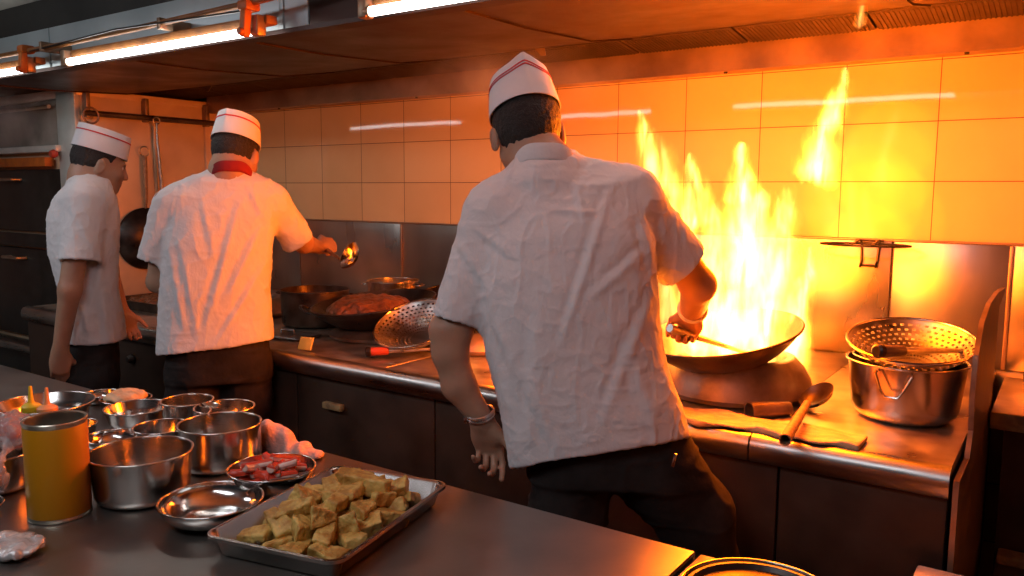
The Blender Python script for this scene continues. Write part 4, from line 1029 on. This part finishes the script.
# shirt
F = Field((-.52, -.32, .55), (.50, .42, 1.66), .0045)
R1 = p.rows([(186, 510, 628, .045, .095), (205, 492, 645, .04, .115), (235, 480, 655, .025, .130), (275, 477, 657, .01, .132), (315, 480, 658, .0, .130), (355, 487, 664, -.005, .128), (400, 499, 680, -.01, .135), (440, 506, 692, -.01, .142), (485, 513, 704, -.01, .150), (510, 514, 708, -.01, .15)])
F.add(loft(R1, 2.4), .02)
F.add(cap(J(546, 178, .03), J(500, 208, .02), .066, .070), .05); F.add(cap(J(546, 178, .03), J(628, 196, .06), .062, .074), .05)
F.add(cap(J(540, 190, .05), J(565, 230, .03), .075, .11), .05); F.add(cap(J(547, 178, .02), J(546, 160, .045), .072, .066, clips=[(J(545, 163, -.03), J(545, 150, .02)-J(546, 170, .035))]), .03)
eL = J(456, 318, .0); eR = J(681, 264, .13)
aL = J(492, 212, .02); aR = J(634, 203, .06)
dL = eL-aL; dR = eR-aR
cutL = (eL, J(478, 323, 0)-J(433, 313, 0)); nL = np.cross(cutL[1], (0, 1, 0)); nL = nL if nL@dL > 0 else -nL
vR = J(701, 243, .13)-J(660, 284, .13); nR = np.cross(vR, (-.2, 1, .3)); nR = nR if nR@dR > 0 else -nR
F.add(cap(aL, eL+dL*.12, .064, .0555, clips=[(eL, nL)]), .035)
F.add(cap(aR, eR+dR*.15, .066, .072, clips=[(eR, nR)]), .035)
F.sub(cap(aL+dL*.75, eL+dL*.2, .050, .0505), .003); F.sub(cap(aR+dR*.7, eR+dR*.3, .058, .065), .003)
# hem plane
h1, h2, h3 = J(513, 469, -.14), J(697, 437, -.14), J(600, 452, .15)
nH = np.cross(h2-h1, h3-h1); nH = nH if nH[2] < 0 else -nH
F.cut(h1, nH)
R2 = [(z, c, s, w_-.010, d_-.010) for (z, c, s, w_, d_) in R1]
hp0 = (h1+h2)/2+np.array((0, 0, .06)); F.sub((lambda fnn: (lambda X, Y, Z: np.maximum(fnn(X, Y, Z), (Z-(h1[2]+(X-h1[0])*(h2[2]-h1[2])/(h2[0]-h1[0])+.07)))))(loft(R2, 2.4)[0]), *[]) if False else None
g0, glo, ghi = loft(R2, 2.4)
F.sub((lambda X, Y, Z: np.maximum(g0(X, Y, Z), Z-(h1[2]+(X-h1[0])*(h2[2]-h1[2])/(h2[0]-h1[0])+.07)), glo, ghi), .002)
# neck opening
F.sub(cap(W(0, -.02, -.06), nb+np.array((0, .015, .0)), .064, .050), .004)
S = -1
folds = [(J(612, 188, -.1), J(560, 345, -.1), .010, .010, S), (J(648, 250, -.1), J(585, 300, -.1), .011, .008, S), (J(655, 290, -.1), J(600, 420, -.1), .013, .008, S),
         (J(575, 178, -.1), J(585, 225, -.1), .008, .006, S), (J(485, 285, -.1), J(520, 400, -.1), .012, .007, S), (J(500, 330, -.1), J(560, 450, -.1), .014, .006, S),
         (J(455, 240, -.05), J(490, 290, -.08), .010, .007, S), (J(470, 225, -.05), J(520, 260, -.1), .010, .006, S), (J(530, 205, -.1), J(600, 215, -.1), .008, .004, S),
         (J(640, 215, -.05), J(655, 275, -.08), .010, .009, S), (J(662, 215, .0), J(676, 265, .03), .009, .007, S), (J(625, 330, -.1), J(655, 430, -.1), .016, .008, S), (J(540, 300, -.1), J(530, 440, -.1), .016, .005, S)]
mk('shirt', F.mesh(cloth_disp(3, 1.0, folds), 2), 'shirt', p.root)
# collar
def collar(name, W, m, r=.066, c0=(0, -.025, -.108), h=.018, tilt=(.0, .25), parent=None, open_=.9, th=.004):
    bm = bmesh.new(); n = 60; R_ = []
    for t, e in ((0, 0), (1, -.004), (1.05, .0), (1, .006), (.1, .012), (0, .010)):
        ring = []
        for i in range(n+1):
            a = pi/2+open_*.35+(2*pi-open_*.7)*i/n
            d_ = h*t
            ring.append(bm.verts.new(W(c0[0]+(r+e)*cos(a), c0[1]+(r+e)*1.02*sin(a), c0[2]+d_-.022*(1+sin(a))+.002*sin(5*a))))
        R_.append(ring)
    for A_, B_ in zip(R_, R_[1:]+R_[:1]):
        for i in range(n): bm.faces.new((A_[i], A_[i+1], B_[i+1], B_[i]))
    bm.faces.new([q[0] for q in R_]); bm.faces.new([q[-1] for q in R_][::-1])
    return from_bm(name, bm, m, parent, angle=60)
cc = J(545, 172, .035)
collar('shirt_collar', lambda a, b, d: cc+np.array((a, b*.98+d*.15, d-b*.30+.004)), 'shirt', parent=p.root, r=.070, c0=(0, 0, 0), h=.040)
# trousers
def trousers(p, rows, legs, lo, hi, seed=9, waist=None):
    F = Field(lo, hi, .006); F.add(loft(rows, 2.3), .03)
    for pts, rs in legs:
        for i in range(len(pts)-1): F.add(cap(pts[i], pts[i+1], rs[i], rs[i+1]), .03)
    F.cut((0, 0, .055), (0, 0, -1))
    def f(P, VN):
        r = 1-np.abs(vnoise(P*np.array([10, 10, 22]), seed))*2.2
        return .004*np.clip(r, 0, 1)**2+.003*vnoise(P*12, seed+1)
    return mk('trousers', F.mesh(f, 2), 'denim', p.root)
trousers(p, p.rows([(420, 520, 684, 0, .118), (445, 524, 690, 0, .122), (475, 528, 700, 0, .125)]),
         [([hipL, J(566, 520, 0), kneeL, ankL], [.100, .092, .074, .066]), ([hipR, J(694, 515, .03), kneeR, ankR], [.108, .092, .078, .066])], (-.42, -.3, 0), (.5, .35, .95))
for a_, yw in ((ankL, .1), (ankR, -.3)):
    F = Field(a_-np.array((.22, .22, .1)), a_+np.array((.22, .28, .12)), .006); shoe(F, a_, yw); mk('shoe', F.mesh(None, 1), 'shoe', p.root)
# back pocket tab and wrist watch
q = J(674, 460, -.135); bm = bmesh.new(); bx(bm, (-.004, -.004, -.016), (.004, .004, .016), .002); tag(from_bm('pocket_tab', bm, 'watch', p.root, loc=tuple(q), rot=(0, .2, 0)), 'pale metal zip tab', None)
q = wrL-fwn*.012; bm = bmesh.new(); t1 = thd/np.linalg.norm(thd)
tube(bm, [tuple(q+t1*.031*cos(a)+bk*.031*sin(a)) for a in np.linspace(0, 2*pi, 40)[:-1]], .0045, 8, close=True)
tube(bm, [tuple(q-fwn*.009+t1*.032*cos(a)+bk*.032*sin(a)) for a in np.linspace(0, 2*pi, 40)[:-1]], .0045, 8, close=True)
w_ = from_bm('wrist_watch', bm, 'watch', p.root)
bm = bmesh.new(); lathe(bm, [(0, 0), (.017, 0), (.018, .003), (.016, .008), (0, .009)], 24, Matrix.Translation(tuple(q-t1*.034-bk*0))@Matrix.Rotation(-pi/2, 4, 'Y')); from_bm('watch_face', bm, 'watch', w_)
# cuff / glove edge on the right wrist
q = wrR-(wrR-elR)*.10; dr = (wrR-elR)/np.linalg.norm(wrR-elR); s1 = np.cross(dr, (0, 0, 1)); s1 /= np.linalg.norm(s1); s2 = np.cross(s1, dr)
bm = bmesh.new(); tube(bm, [tuple(q+(s1*cos(a)+s2*sin(a))*.0365) for a in np.linspace(0, 2*pi, 40)[:-1]], .006, 10, close=True); from_bm('wrist_band', bm, 'shirt', p.root)
# the ladle held in the wok
Rw = Matrix.Rotation(atan2(p.r[1], p.r[0]), 3, 'Z')
def world(pp, q): return Vector(tuple(pp.O+pp.r*q[0]+pp.d*q[1]+np.array((0, 0, q[2]))))
gp_ = world(p, wrR+fn_*.072-bR*.030)
lw = thing('wok_ladle', 'long steel ladle held by the front cook inside the flaming wok', 'ladle', tuple(gp_))
e = Vector((-.80, 2.50, ZR+.125))-gp_
bm = bmesh.new(); s_ = -e.normalized()*.07; tube(bm, [s_, Vector((0, 0, 0)), e*.5, e], [.012, .012, .008, .006], 12); from_bm('ladle_handle', bm, 'steel', lw)
bm = bmesh.new(); lathe(bm, wall_prof([(0, 0), (.02, .003), (.04, .012), (.052, .028)], .0015), 36, Matrix.Translation(e+Vector((.0, .0, -.02)))); from_bm('ladle_bowl', bm, 'pot', lw)

# =================================================== the left cook at the range
p = Person(222, 288, 3.10, 'cook in white shirt and red scarf stirring with a ladle, lit orange on his right')
J = p.J; hc = J(236, 154, .07); AX = frame(radians(-28), radians(14), 0)
nb = J(229, 172, .02); c2_ = J(231, 173, .02); shL, shR = J(168, 203, .02), J(277, 200, .05)
elL, wrL = J(158, 282, .06), J(176, 292, .26)
elR, wrR = J(304, 243, .17), J(318, 247, .32)
F = Field((-.50, -.30, 0), (.55, .62, 1.80), .0055)
W = head(F, hc, AX, 1.0)
F.add(cap(W(0, -.022, -.05), nb, .056, .062), .03); F.add(cap(nb, J(225, 200, .03), .07, .10), .04)
F.add(loft(p.rows([(200, 180, 262, .03, .08), (250, 172, 258, .02, .09), (320, 172, 260, 0, .09), (370, 178, 264, 0, .10)])), .03)
F.add(cap(J(205, 192, .02), shL, .055, .048), .03); F.add(cap(J(250, 192, .03), shR, .055, .048), .03)
for a_, b_, ra, rb in ((shL, elL, .048, .040), (elL, wrL, .040, .028), (shR, elR, .048, .041), (elR, wrR, .041, .029)): F.add(cap(a_, b_, ra, rb), .018)
hipL, kneeL, hipR, kneeR = J(196, 370, 0), J(190, 435, .03), J(245, 370, 0), J(248, 435, .03)
ankL = np.array([kneeL[0]-.01, .0, .09]); ankR = np.array([kneeR[0]+.01, .02, .09])
for h_, k_, a_ in ((hipL, kneeL, ankL), (hipR, kneeR, ankR)): F.add(cap(h_, k_, .07, .048), .03); F.add(cap(k_, a_, .048, .034), .02)
fR = np.array([.75, .62, .05]); tR = np.array([-.45, .3, .85]); fn2 = fR/np.linalg.norm(fR); t_ = tR-fn2*(tR@fn2); t_ /= np.linalg.norm(t_); b2_ = np.cross(fn2, t_); b2_ = b2_ if b2_[1] < 0 else -b2_
b2_ = np.cross(t_, fn2); b2_ = b2_ if b2_[1] < 0 else -b2_
hand(F, wrR+fn2*.010, fR, tR, (1.1, 1.15, 1.2, 1.2), .3, 1.05, .8)(b2_)
fL = np.array([.35, .9, -.1]); tL = np.array([.7, -.2, .7]); hand(F, wrL, fL, tL, (.6, .7, .8, .8), .5, 1.0, .4)(np.array([-.6, .2, .75]))
mk('body', F.mesh(None, 1), 'skin', p.root)
hair_hat(p, hc, AX, 1.0, hat_z=.040, hat_h=.098, stripes=1, peak=.0)
R1 = p.rows([(184, 196, 263, .03, .085), (196, 176, 274, .03, .11), (215, 166, 279, .025, .125), (245, 162, 273, .01, .13), (285, 160, 270, .0, .128), (320, 158, 272, 0, .13), (355, 156, 274, -.005, .14), (385, 154, 276, -.005, .14)])
F = Field((-.50, -.30, .6), (.55, .42, 1.65), .0055)
F.add(loft(R1, 2.4), .02)
F.add(cap(J(229, 178, .02), J(182, 200, .02), .055, .066), .05); F.add(cap(J(231, 178, .02), J(268, 198, .04), .055, .066), .05)
aL, eL = J(170, 205, .02), J(152, 262, .03); aR, eR = J(274, 202, .04), J(298, 242, .13); dL, dR = eL-aL, eR-aR
nL = np.cross(J(164, 264, .03)-J(140, 258, .03), (0, 1, 0)); nL = nL if nL@dL > 0 else -nL
vR = J(312, 233, .13)-J(283, 253, .13); nR = np.cross(vR, (-.3, 1, .2)); nR = nR if nR@dR > 0 else -nR
F.add(cap(aL, eL+dL*.2, .060, .052, clips=[(eL, nL)]), .03); F.add(cap(aR, eR+dR*.2, .062, .066, clips=[(eR, nR)]), .03)
F.sub(cap(aL+dL*.75, eL+dL*.3, .044, .046), .003); F.sub(cap(aR+dR*.7, eR+dR*.4, .052, .058), .003)
h1, h2, h3 = J(155, 358, -.13), J(272, 341, -.13), J(214, 344, .15); nH = np.cross(h2-h1, h3-h1); nH = nH if nH[2] < 0 else -nH; F.cut(h1, nH)
g1, glo, ghi = loft([(z, c, s, w_-.012, d_-.012) for (z, c, s, w_, d_) in R1], 2.4); H1, H2 = h1, h2
F.sub((lambda X, Y, Z: np.maximum(g1(X, Y, Z), Z-(H1[2]+(X-H1[0])*(H2[2]-H1[2])/(H2[0]-H1[0])+.06)), glo, ghi), .002)
F.sub(cap(W(0, -.02, -.06), nb+np.array((0, .01, -.01)), .068, .058), .004)
folds = [(J(240, 200, -.1), J(205, 330, -.1), .014, .012, S), (J(262, 225, -.1), J(225, 300, -.1), .014, .012, S), (J(268, 260, -.1), J(215, 345, -.1), .012, .010, S), (J(165, 230, -.1), J(185, 330, -.1), .014, .009, S),
         (J(200, 190, -.1), J(215, 260, -.1), .012, .006, S), (J(245, 180, -.1), J(268, 225, -.1), .012, .009, S), (J(180, 240, -.1), J(200, 345, -.1), .014, .007, S)]
mk('shirt', F.mesh(cloth_disp(21, 1.1, folds), 2), 'shirt', p.root)
tag(collar('scarf', lambda a, b, d: c2_+np.array((a*1.06, b*1.06+d*.1, d*1.1-b*.28-.014)), 'scarf', parent=p.root, r=.068, c0=(0, 0, 0), h=.036, open_=.2), 'red neck scarf', None)
trousers(p, p.rows([(335, 168, 268, 0, .115), (350, 166, 270, 0, .12), (378, 166, 272, 0, .125)]), [([hipL, J(192, 400, .0), kneeL, ankL], [.10, .092, .076, .066]), ([hipR, J(247, 400, .0), kneeR, ankR], [.10, .092, .076, .066])], (-.42, -.3, 0), (.42, .35, .98))
for a_, yw in ((ankL, .2), (ankR, -.3)):
    F = Field(a_-np.array((.22, .22, .1)), a_+np.array((.22, .28, .12)), .007); shoe(F, a_, yw); mk('shoe', F.mesh(None, 1), 'shoe', p.root)
gq = world(p, wrR+fn2*.07-b2_*.030)
lt = thing('stirring_ladle', 'ladle held up by the left cook above the stock pots', 'ladle', tuple(gq))
tgt = Vector((-2.50, 2.52, 0)); e2 = Vector(tuple(atd(347, 264, 3.12)))-gq
bm = bmesh.new(); tube(bm, [-e2.normalized()*.08, Vector((0, 0, 0)), e2*.6, e2], [.011, .011, .007, .006], 10); from_bm('ladle_handle', bm, 'steel', lt)
bm = bmesh.new(); lathe(bm, wall_prof([(0, 0), (.02, .003), (.042, .014), (.056, .034)], .0015), 36, Matrix.Translation(e2+Vector((.03, .02, .02)))@Matrix.Rotation(radians(-68), 4, 'Y')@Matrix.Rotation(radians(15), 4, 'X')); from_bm('ladle_bowl', bm, 'pot', lt)

# =================================================== the far left cook in profile
p = Person(88, 288, 3.35, 'cook at the far left walking in profile in front of the steamer oven')
J = p.J; hc = J(100, 163, .0); AX = frame(radians(-82), radians(12), 0)
nb = J(88, 178, .0); shN, shF = J(84, 200, -.15), J(90, 200, .17)
elN, wrN = J(70, 290, -.20), J(60, 352, -.16); elF, wrF = J(108, 268, .19), J(122, 312, .17)
F = Field((-.40, -.42, 0), (.42, .42, 1.80), .006)
W = head(F, hc, AX, 1.0)
F.add(cap(W(0, -.022, -.05), nb, .056, .062), .03); F.add(cap(nb, J(88, 205, 0), .07, .09), .04)
F.add(loft(p.rows([(200, 66, 108, 0, .12), (250, 62, 108, 0, .12), (320, 68, 116, 0, .12), (370, 66, 116, 0, .13)])), .03)
for a_, b_, ra, rb in ((nb, shN, .05, .05), (nb, shF, .05, .05), (shN, elN, .048, .041), (elN, wrN, .040, .028), (shF, elF, .048, .041), (elF, wrF, .04, .028)): F.add(cap(a_, b_, ra, rb), .02)
hipN, hipF = J(92, 380, -.09), J(92, 380, .09)
kN, kF = J(86, 440, -.10), J(100, 440, .10); aN = np.array([kN[0]-.08, -.10, .09]); aF = np.array([kF[0]+.02, .10, .09])
for h_, k_, a_ in ((hipN, kN, aN), (hipF, kF, aF)): F.add(cap(h_, k_, .07, .048), .03); F.add(cap(k_, a_, .048, .034), .02)
hand(F, wrN, np.array([-.05, .05, -1]), np.array([1, .1, 0]), (.35, .45, .5, .55), .8, 1.0, .3)(np.array([0, -1, 0]))
hand(F, wrF, np.array([.3, -.05, -.9]), np.array([.9, .1, .3]), (.5, .6, .6, .65), .8, 1.0, .3)(np.array([0, 1, 0]))
mk('body', F.mesh(None, 1), 'skin', p.root)
hair_hat(p, hc, AX, 1.0, hat_z=.040, hat_h=.095, stripes=1, peak=.0)
R1 = p.rows([(182, 70, 108, 0, .12), (196, 54, 115, 0, .15), (215, 46, 119, 0, .165), (250, 47, 119, 0, .165), (290, 58, 119, 0, .16), (325, 62, 124, 0, .165), (352, 62, 127, 0, .17), (375, 62, 128, 0, .17)])
F = Field((-.40, -.42, .6), (.42, .42, 1.65), .006); F.add(loft(R1, 2.3), .02)
F.add(cap(J(90, 182, 0), J(86, 200, -.11), .058, .068), .05); F.add(cap(J(90, 182, 0), J(90, 200, .12), .058, .068), .05)
eN, eF = J(80, 262, -.19), J(100, 258, .19)
for a_, e_ in ((J(85, 203, -.14), eN), (J(90, 203, .15), eF)):
    d_ = e_-a_; F.add(cap(a_, e_+d_*.2, .068, .074, clips=[(e_, d_)]), .03); F.sub(cap(a_+d_*.75, e_+d_*.3, .058, .064), .003)
h1 = J(62, 347, -.15); F.cut(h1, (.0, 0, -1))
g2, glo, ghi = loft([(z, c, s, w_-.013, d_-.013) for (z, c, s, w_, d_) in R1], 2.3); hz = h1[2]
F.sub((lambda X, Y, Z: np.maximum(g2(X, Y, Z), Z-(hz+.06)), glo, ghi), .002); F.sub(cap(W(0, -.02, -.06), nb, .068, .058), .004)
folds = [(J(110, 230, -.1), J(85, 330, -.1), .014, .012, S), (J(70, 270, -.1), J(90, 335, -.1), .014, .010, S), (J(100, 280, -.1), J(108, 345, -.1), .014, .010, S), (J(70, 205, -.2), J(95, 250, -.2), .012, .008, S)]
mk('shirt', F.mesh(cloth_disp(41, 1.2, folds), 2), 'shirt', p.root)
collar('shirt_collar', W, 'shirt', parent=p.root, r=.068, c0=(0, -.026, -.118), h=.028)
trousers(p, p.rows([(330, 68, 118, 0, .15), (350, 66, 119, 0, .155), (385, 64, 119, 0, .16)]), [([hipN, kN, aN], [.10, .078, .066]), ([hipF, kF, aF], [.10, .078, .066])], (-.42, -.35, 0), (.42, .35, .98))
for a_, yw in ((aN, -1.5), (aF, -1.4)):
    F = Field(a_-np.array((.22, .22, .1)), a_+np.array((.28, .22, .12)), .007); shoe(F, a_, yw); mk('shoe', F.mesh(None, 1), 'shoe', p.root)
# ------------------------------------------------------------------ the fire
def flame_mat(name, strength, c_out, c_in, thr):
    m = bpy.data.materials.new(name); m.use_nodes = True; nt = m.node_tree
    for n in list(nt.nodes): nt.nodes.remove(n)
    out = N(nt, 'ShaderNodeOutputMaterial'); tc = N(nt, 'ShaderNodeTexCoord'); ge = N(nt, 'ShaderNodeNewGeometry')
    def vm(op, a, b=None, s=None):
        n = N(nt, 'ShaderNodeVectorMath', operation=op)
        L(nt, a, n.inputs[0])
        if b is not None:
            if isinstance(b, tuple): n.inputs[1].default_value = b
            else: L(nt, b, n.inputs[1])
        if s is not None: n.inputs['Scale'].default_value = s
        return n
    def ma(op, a, b=None, c=None, clamp=False):
        n = N(nt, 'ShaderNodeMath', operation=op, use_clamp=clamp)
        for i, q in enumerate((a, b, c)):
            if q is None: continue
            if isinstance(q, (int, float)): n.inputs[i].default_value = q
            else: L(nt, q, n.inputs[i])
        return n.outputs[0]
    # the flame's own ragged flow: distort object space with a world-size noise
    pm = vm('MULTIPLY', ge.outputs['Position'], (8.5, 8.5, 5.0)).outputs[0]
    n1 = N(nt, 'ShaderNodeTexNoise', Scale=1.0, Detail=3, Roughness=.6); L(nt, pm, n1.inputs['Vector'])
    off = vm('SUBTRACT', n1.outputs['Color'], (.5, .5, .5)).outputs[0]
    off = vm('MULTIPLY', off, (1.3, 1.3, .85)).outputs[0]
    q = vm('ADD', tc.outputs['Object'], off).outputs[0]
    sp = N(nt, 'ShaderNodeSeparateXYZ'); L(nt, q, sp.inputs[0])
    x2 = ma('MULTIPLY', sp.outputs['X'], sp.outputs['X']); y2 = ma('MULTIPLY', sp.outputs['Y'], sp.outputs['Y'])
    rad = ma('SQRT', ma('ADD', x2, y2))
    z = sp.outputs['Z']
    # teardrop width: widest low down, thin at the tip
    up = ma('MULTIPLY_ADD', z, -.5, .5, clamp=True)                 # 1 at base .. 0 at tip
    wid = ma('MULTIPLY', ma('POWER', up, .5), .95)
    low = ma('MULTIPLY_ADD', z, 4.0, 4.0, clamp=True)               # closes the base
    wid = ma('ADD', ma('MULTIPLY', wid, low), .001)
    fall = ma('SUBTRACT', 1.0, ma('DIVIDE', rad, wid), clamp=True)
    # vertical streaks
    ps = vm('MULTIPLY', ge.outputs['Position'], (30, 30, 6.5)).outputs[0]
    n2 = N(nt, 'ShaderNodeTexNoise', Scale=1.0, Detail=3, Roughness=.55, Distortion=.7); L(nt, ps, n2.inputs['Vector'])
    mr = N(nt, 'ShaderNodeMapRange'); mr.interpolation_type = 'SMOOTHSTEP'; L(nt, n2.outputs['Fac'], mr.inputs['Value']); mr.inputs['From Min'].default_value = thr; mr.inputs['From Max'].default_value = thr+.18
    mr.inputs['To Min'].default_value = .05; mr.inputs['To Max'].default_value = 1
    dens = ma('MULTIPLY', ma('POWER', fall, 1.1), mr.outputs['Result'])
    em = N(nt, 'ShaderNodeEmission'); L(nt, ma('MULTIPLY', dens, strength), em.inputs['Strength'])
    col = ramp(nt, fall, [(0.0, c_out), (.40, c_in), (.85, (1.0, .50, .13))]); L(nt, col, em.inputs['Color'])
    L(nt, em.outputs[0], out.inputs['Volume'])
    try: m.volume_sampling = 'DISTANCE'
    except Exception: pass
    try: m.cycles.volume_step_rate = 1.0
    except Exception: pass
    return m
MT['flame'] = flame_mat('flame', 62, (1.0, .17, .004), (1.0, .32, .030), .39)
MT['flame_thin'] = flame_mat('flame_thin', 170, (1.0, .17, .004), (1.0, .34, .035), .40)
WK = Vector((-.85, 2.47, 1.0))
fl = thing('wok_fire', 'tall bright yellow fire blazing out of the front wok', 'fire', tuple(WK))
def tongue(p0, p1, dpt, r, m='flame', base=None):
    a = Vector(tuple(atd(*p0, dpt))); b = Vector(tuple(atd(*p1, dpt))); ax = b-a; Ln = ax.length
    bm = bmesh.new(); bmesh.ops.create_icosphere(bm, subdivisions=3, radius=1.25)
    for v in bm.verts: v.co.z = max(min(v.co.z, 1.05), -1.12)
    o = from_bm('flame_tongue', bm, m, fl)
    o.location = (a+b)/2-WK; o.rotation_euler = ax.to_track_quat('Z', 'Y').to_euler(); o.scale = (r, r, Ln/2)
    return o
for args in [((738, 392), (742, 170), 2.66, .19), ((706, 385), (692, 180), 2.60, .13), ((775, 385), (786, 185), 2.70, .135), ((748, 290), (738, 165), 2.66, .14),
             ((700, 285), (650, 128), 2.58, .11), ((668, 335), (655, 180), 2.56, .09), ((720, 350), (712, 200), 2.70, .16), ((760, 350), (760, 190), 2.6, .16), ((770, 300), (800, 182), 2.70, .11), ((735, 385), (740, 285), 2.62, .21), ((778, 385), (800, 270), 2.62, .12), ((690, 388), (684, 270), 2.56, .11)]: tongue(*args)
for args in [((792, 375), (812, 245), 2.74, .075), ((812, 190), (847, 68), 2.70, .088), ((655, 200), (640, 108), 2.58, .06), ((700, 230), (690, 150), 2.6, .08), ((790, 350), (803, 285), 2.56, .055), ((722, 360), (735, 292), 2.50, .09), ((694, 358), (700, 292), 2.48, .07), ((762, 358), (778, 292), 2.52, .085), ((735, 210), (742, 140), 2.66, .08)]: tongue(*args, m='flame_thin')
tongue((858, 30), (862, -8), 2.45, .03, m='flame_thin')  # small detached tongue added for the fire's reflection in the hood steel
fb = thing('burner_fire', 'low orange burner flame under the wok half hidden behind the front cook', 'fire', (-1.90, 2.66, ZR+.08))
fl_ = fl; fl = fb; WK_ = WK; WK = Vector((-1.90, 2.66, ZR+.08))
for dx_, dy_, h_ in ((-.17, -.06, .10), (.12, -.16, .12), (-.04, -.20, .10), (.20, .02, .09)):
    bm = bmesh.new(); bmesh.ops.create_icosphere(bm, subdivisions=3, radius=1.25)
    o = from_bm('flame_tongue', bm, 'flame_thin', fb); o.location = (dx_, dy_, h_/2-.02); o.scale = (.05, .05, h_*.7)
fl = fl_; WK = WK_
# thin steam
def steam(name, label, loc, sc, dens, seed, col=(.8, .8, .8)):
    m = bpy.data.materials.new(name+'_vapour'); m.use_nodes = True; nt = m.node_tree
    for n in list(nt.nodes): nt.nodes.remove(n)
    out = N(nt, 'ShaderNodeOutputMaterial'); tc = N(nt, 'ShaderNodeTexCoord'); ge = N(nt, 'ShaderNodeNewGeometry')
    vs = N(nt, 'ShaderNodeVectorMath', operation='LENGTH'); L(nt, tc.outputs['Object'], vs.inputs[0])
    fo = N(nt, 'ShaderNodeMapRange'); L(nt, vs.outputs['Value'], fo.inputs['Value']); fo.inputs['From Min'].default_value = 1; fo.inputs['From Max'].default_value = .2; fo.inputs['To Min'].default_value = 0; fo.inputs['To Max'].default_value = 1
    n = N(nt, 'ShaderNodeTexNoise', Scale=5.0, Detail=4, Distortion=1.0); L(nt, ge.outputs['Position'], n.inputs['Vector'])
    mr = N(nt, 'ShaderNodeMapRange'); L(nt, n.outputs['Fac'], mr.inputs['Value']); mr.inputs['From Min'].default_value = .42; mr.inputs['From Max'].default_value = .68; mr.inputs['To Max'].default_value = dens
    mu = N(nt, 'ShaderNodeMath', operation='MULTIPLY'); L(nt, fo.outputs['Result'], mu.inputs[0]); L(nt, mr.outputs['Result'], mu.inputs[1])
    sc_ = N(nt, 'ShaderNodeVolumeScatter'); sc_.inputs['Color'].default_value = (*col, 1); L(nt, mu.outputs[0], sc_.inputs['Density']); L(nt, sc_.outputs[0], out.inputs['Volume'])
    MT[name] = m
    bm = bmesh.new(); bmesh.ops.create_icosphere(bm, subdivisions=3, radius=1.0)
    o = from_bm(name, bm, m, loc=loc); o.scale = sc; o['kind'] = 'stuff'; tag(o, label, 'steam'); return o
steam('steam_cloud', 'faint steam drifting up from the wide black wok', (-2.50, 2.56, 1.16), (.24, .22, .24), 2.6, 1)
steam('steam_cloud', 'faint steam drifting in front of the steamer oven top', (-5.1, 2.15, 1.86), (.55, .28, .22), 2.2, 2)
steam('smoke_haze', 'thin smoke gathering under the hood above the front cook', (-1.75, 2.45, 1.84), (.55, .35, .14), 1.8, 3)
# light given by the fire
def light(name, kind, loc, energy, color, size=.1, rot=None, sx=None, sy=None):
    d = bpy.data.lights.new(name, kind); d.energy = energy; d.color = color
    if kind == 'AREA':
        d.shape = 'RECTANGLE'; d.size = sx; d.size_y = sy
    else: d.shadow_soft_size = size
    o = bpy.data.objects.new(name, d); COL.objects.link(o); o.location = loc
    if rot: o.rotation_euler = rot
    return o
FC = (1.0, .145, .001)
for x_, y_, z_, r_, e_ in ((-.85, 2.42, 1.14, .25, 40), (-.82, 2.42, 1.30, .33, 62), (-.88, 2.44, 1.42, .29, 48), (-.80, 2.42, 1.56, .25, 38), (-.76, 2.46, 1.70, .20, 22), (-.85, 2.42, 1.22, .18, 15), (-.84, 2.43, 1.48, .15, 10)):
    light('fire_light', 'POINT', (x_, y_, z_), e_, FC, r_)
light('burner_light', 'POINT', (-1.66, 2.36, ZR+.17), 6, (1.0, .14, .004), .06)
# tubes behind the camera that light the counter side of the kitchen
light('kitchen_tube_light', 'AREA', (-1.0, -.15, 2.28), 15, (.88, .92, 1.0), rot=(radians(20), 0, 0), sx=1.4, sy=.30)
light('kitchen_tube_light', 'AREA', (-3.7, .25, 2.28), 17, (.90, .93, 1.0), rot=(radians(20), 0, 0), sx=1.4, sy=.30)
w = bpy.data.worlds.new('world'); SC.world = w; w.use_nodes = True
bg = w.node_tree.nodes['Background']; bg.inputs['Color'].default_value = (.30, .32, .36, 1); bg.inputs['Strength'].default_value = .04
SC.view_settings.view_transform = 'Standard'; SC.view_settings.look = 'None'; SC.view_settings.gamma = 1
SC.view_settings.exposure = 0.0; SC.view_settings.use_curve_mapping = False
SC.cycles.max_bounces = 8; SC.cycles.volume_bounces = 0; SC.cycles.sample_clamp_indirect = 4.0
SC.cycles.use_denoising = True
SC.cycles.volume_max_steps = 128; SC.cycles.volume_step_rate = 1.0
SC.cycles.caustics_reflective = False; SC.cycles.caustics_refractive = False
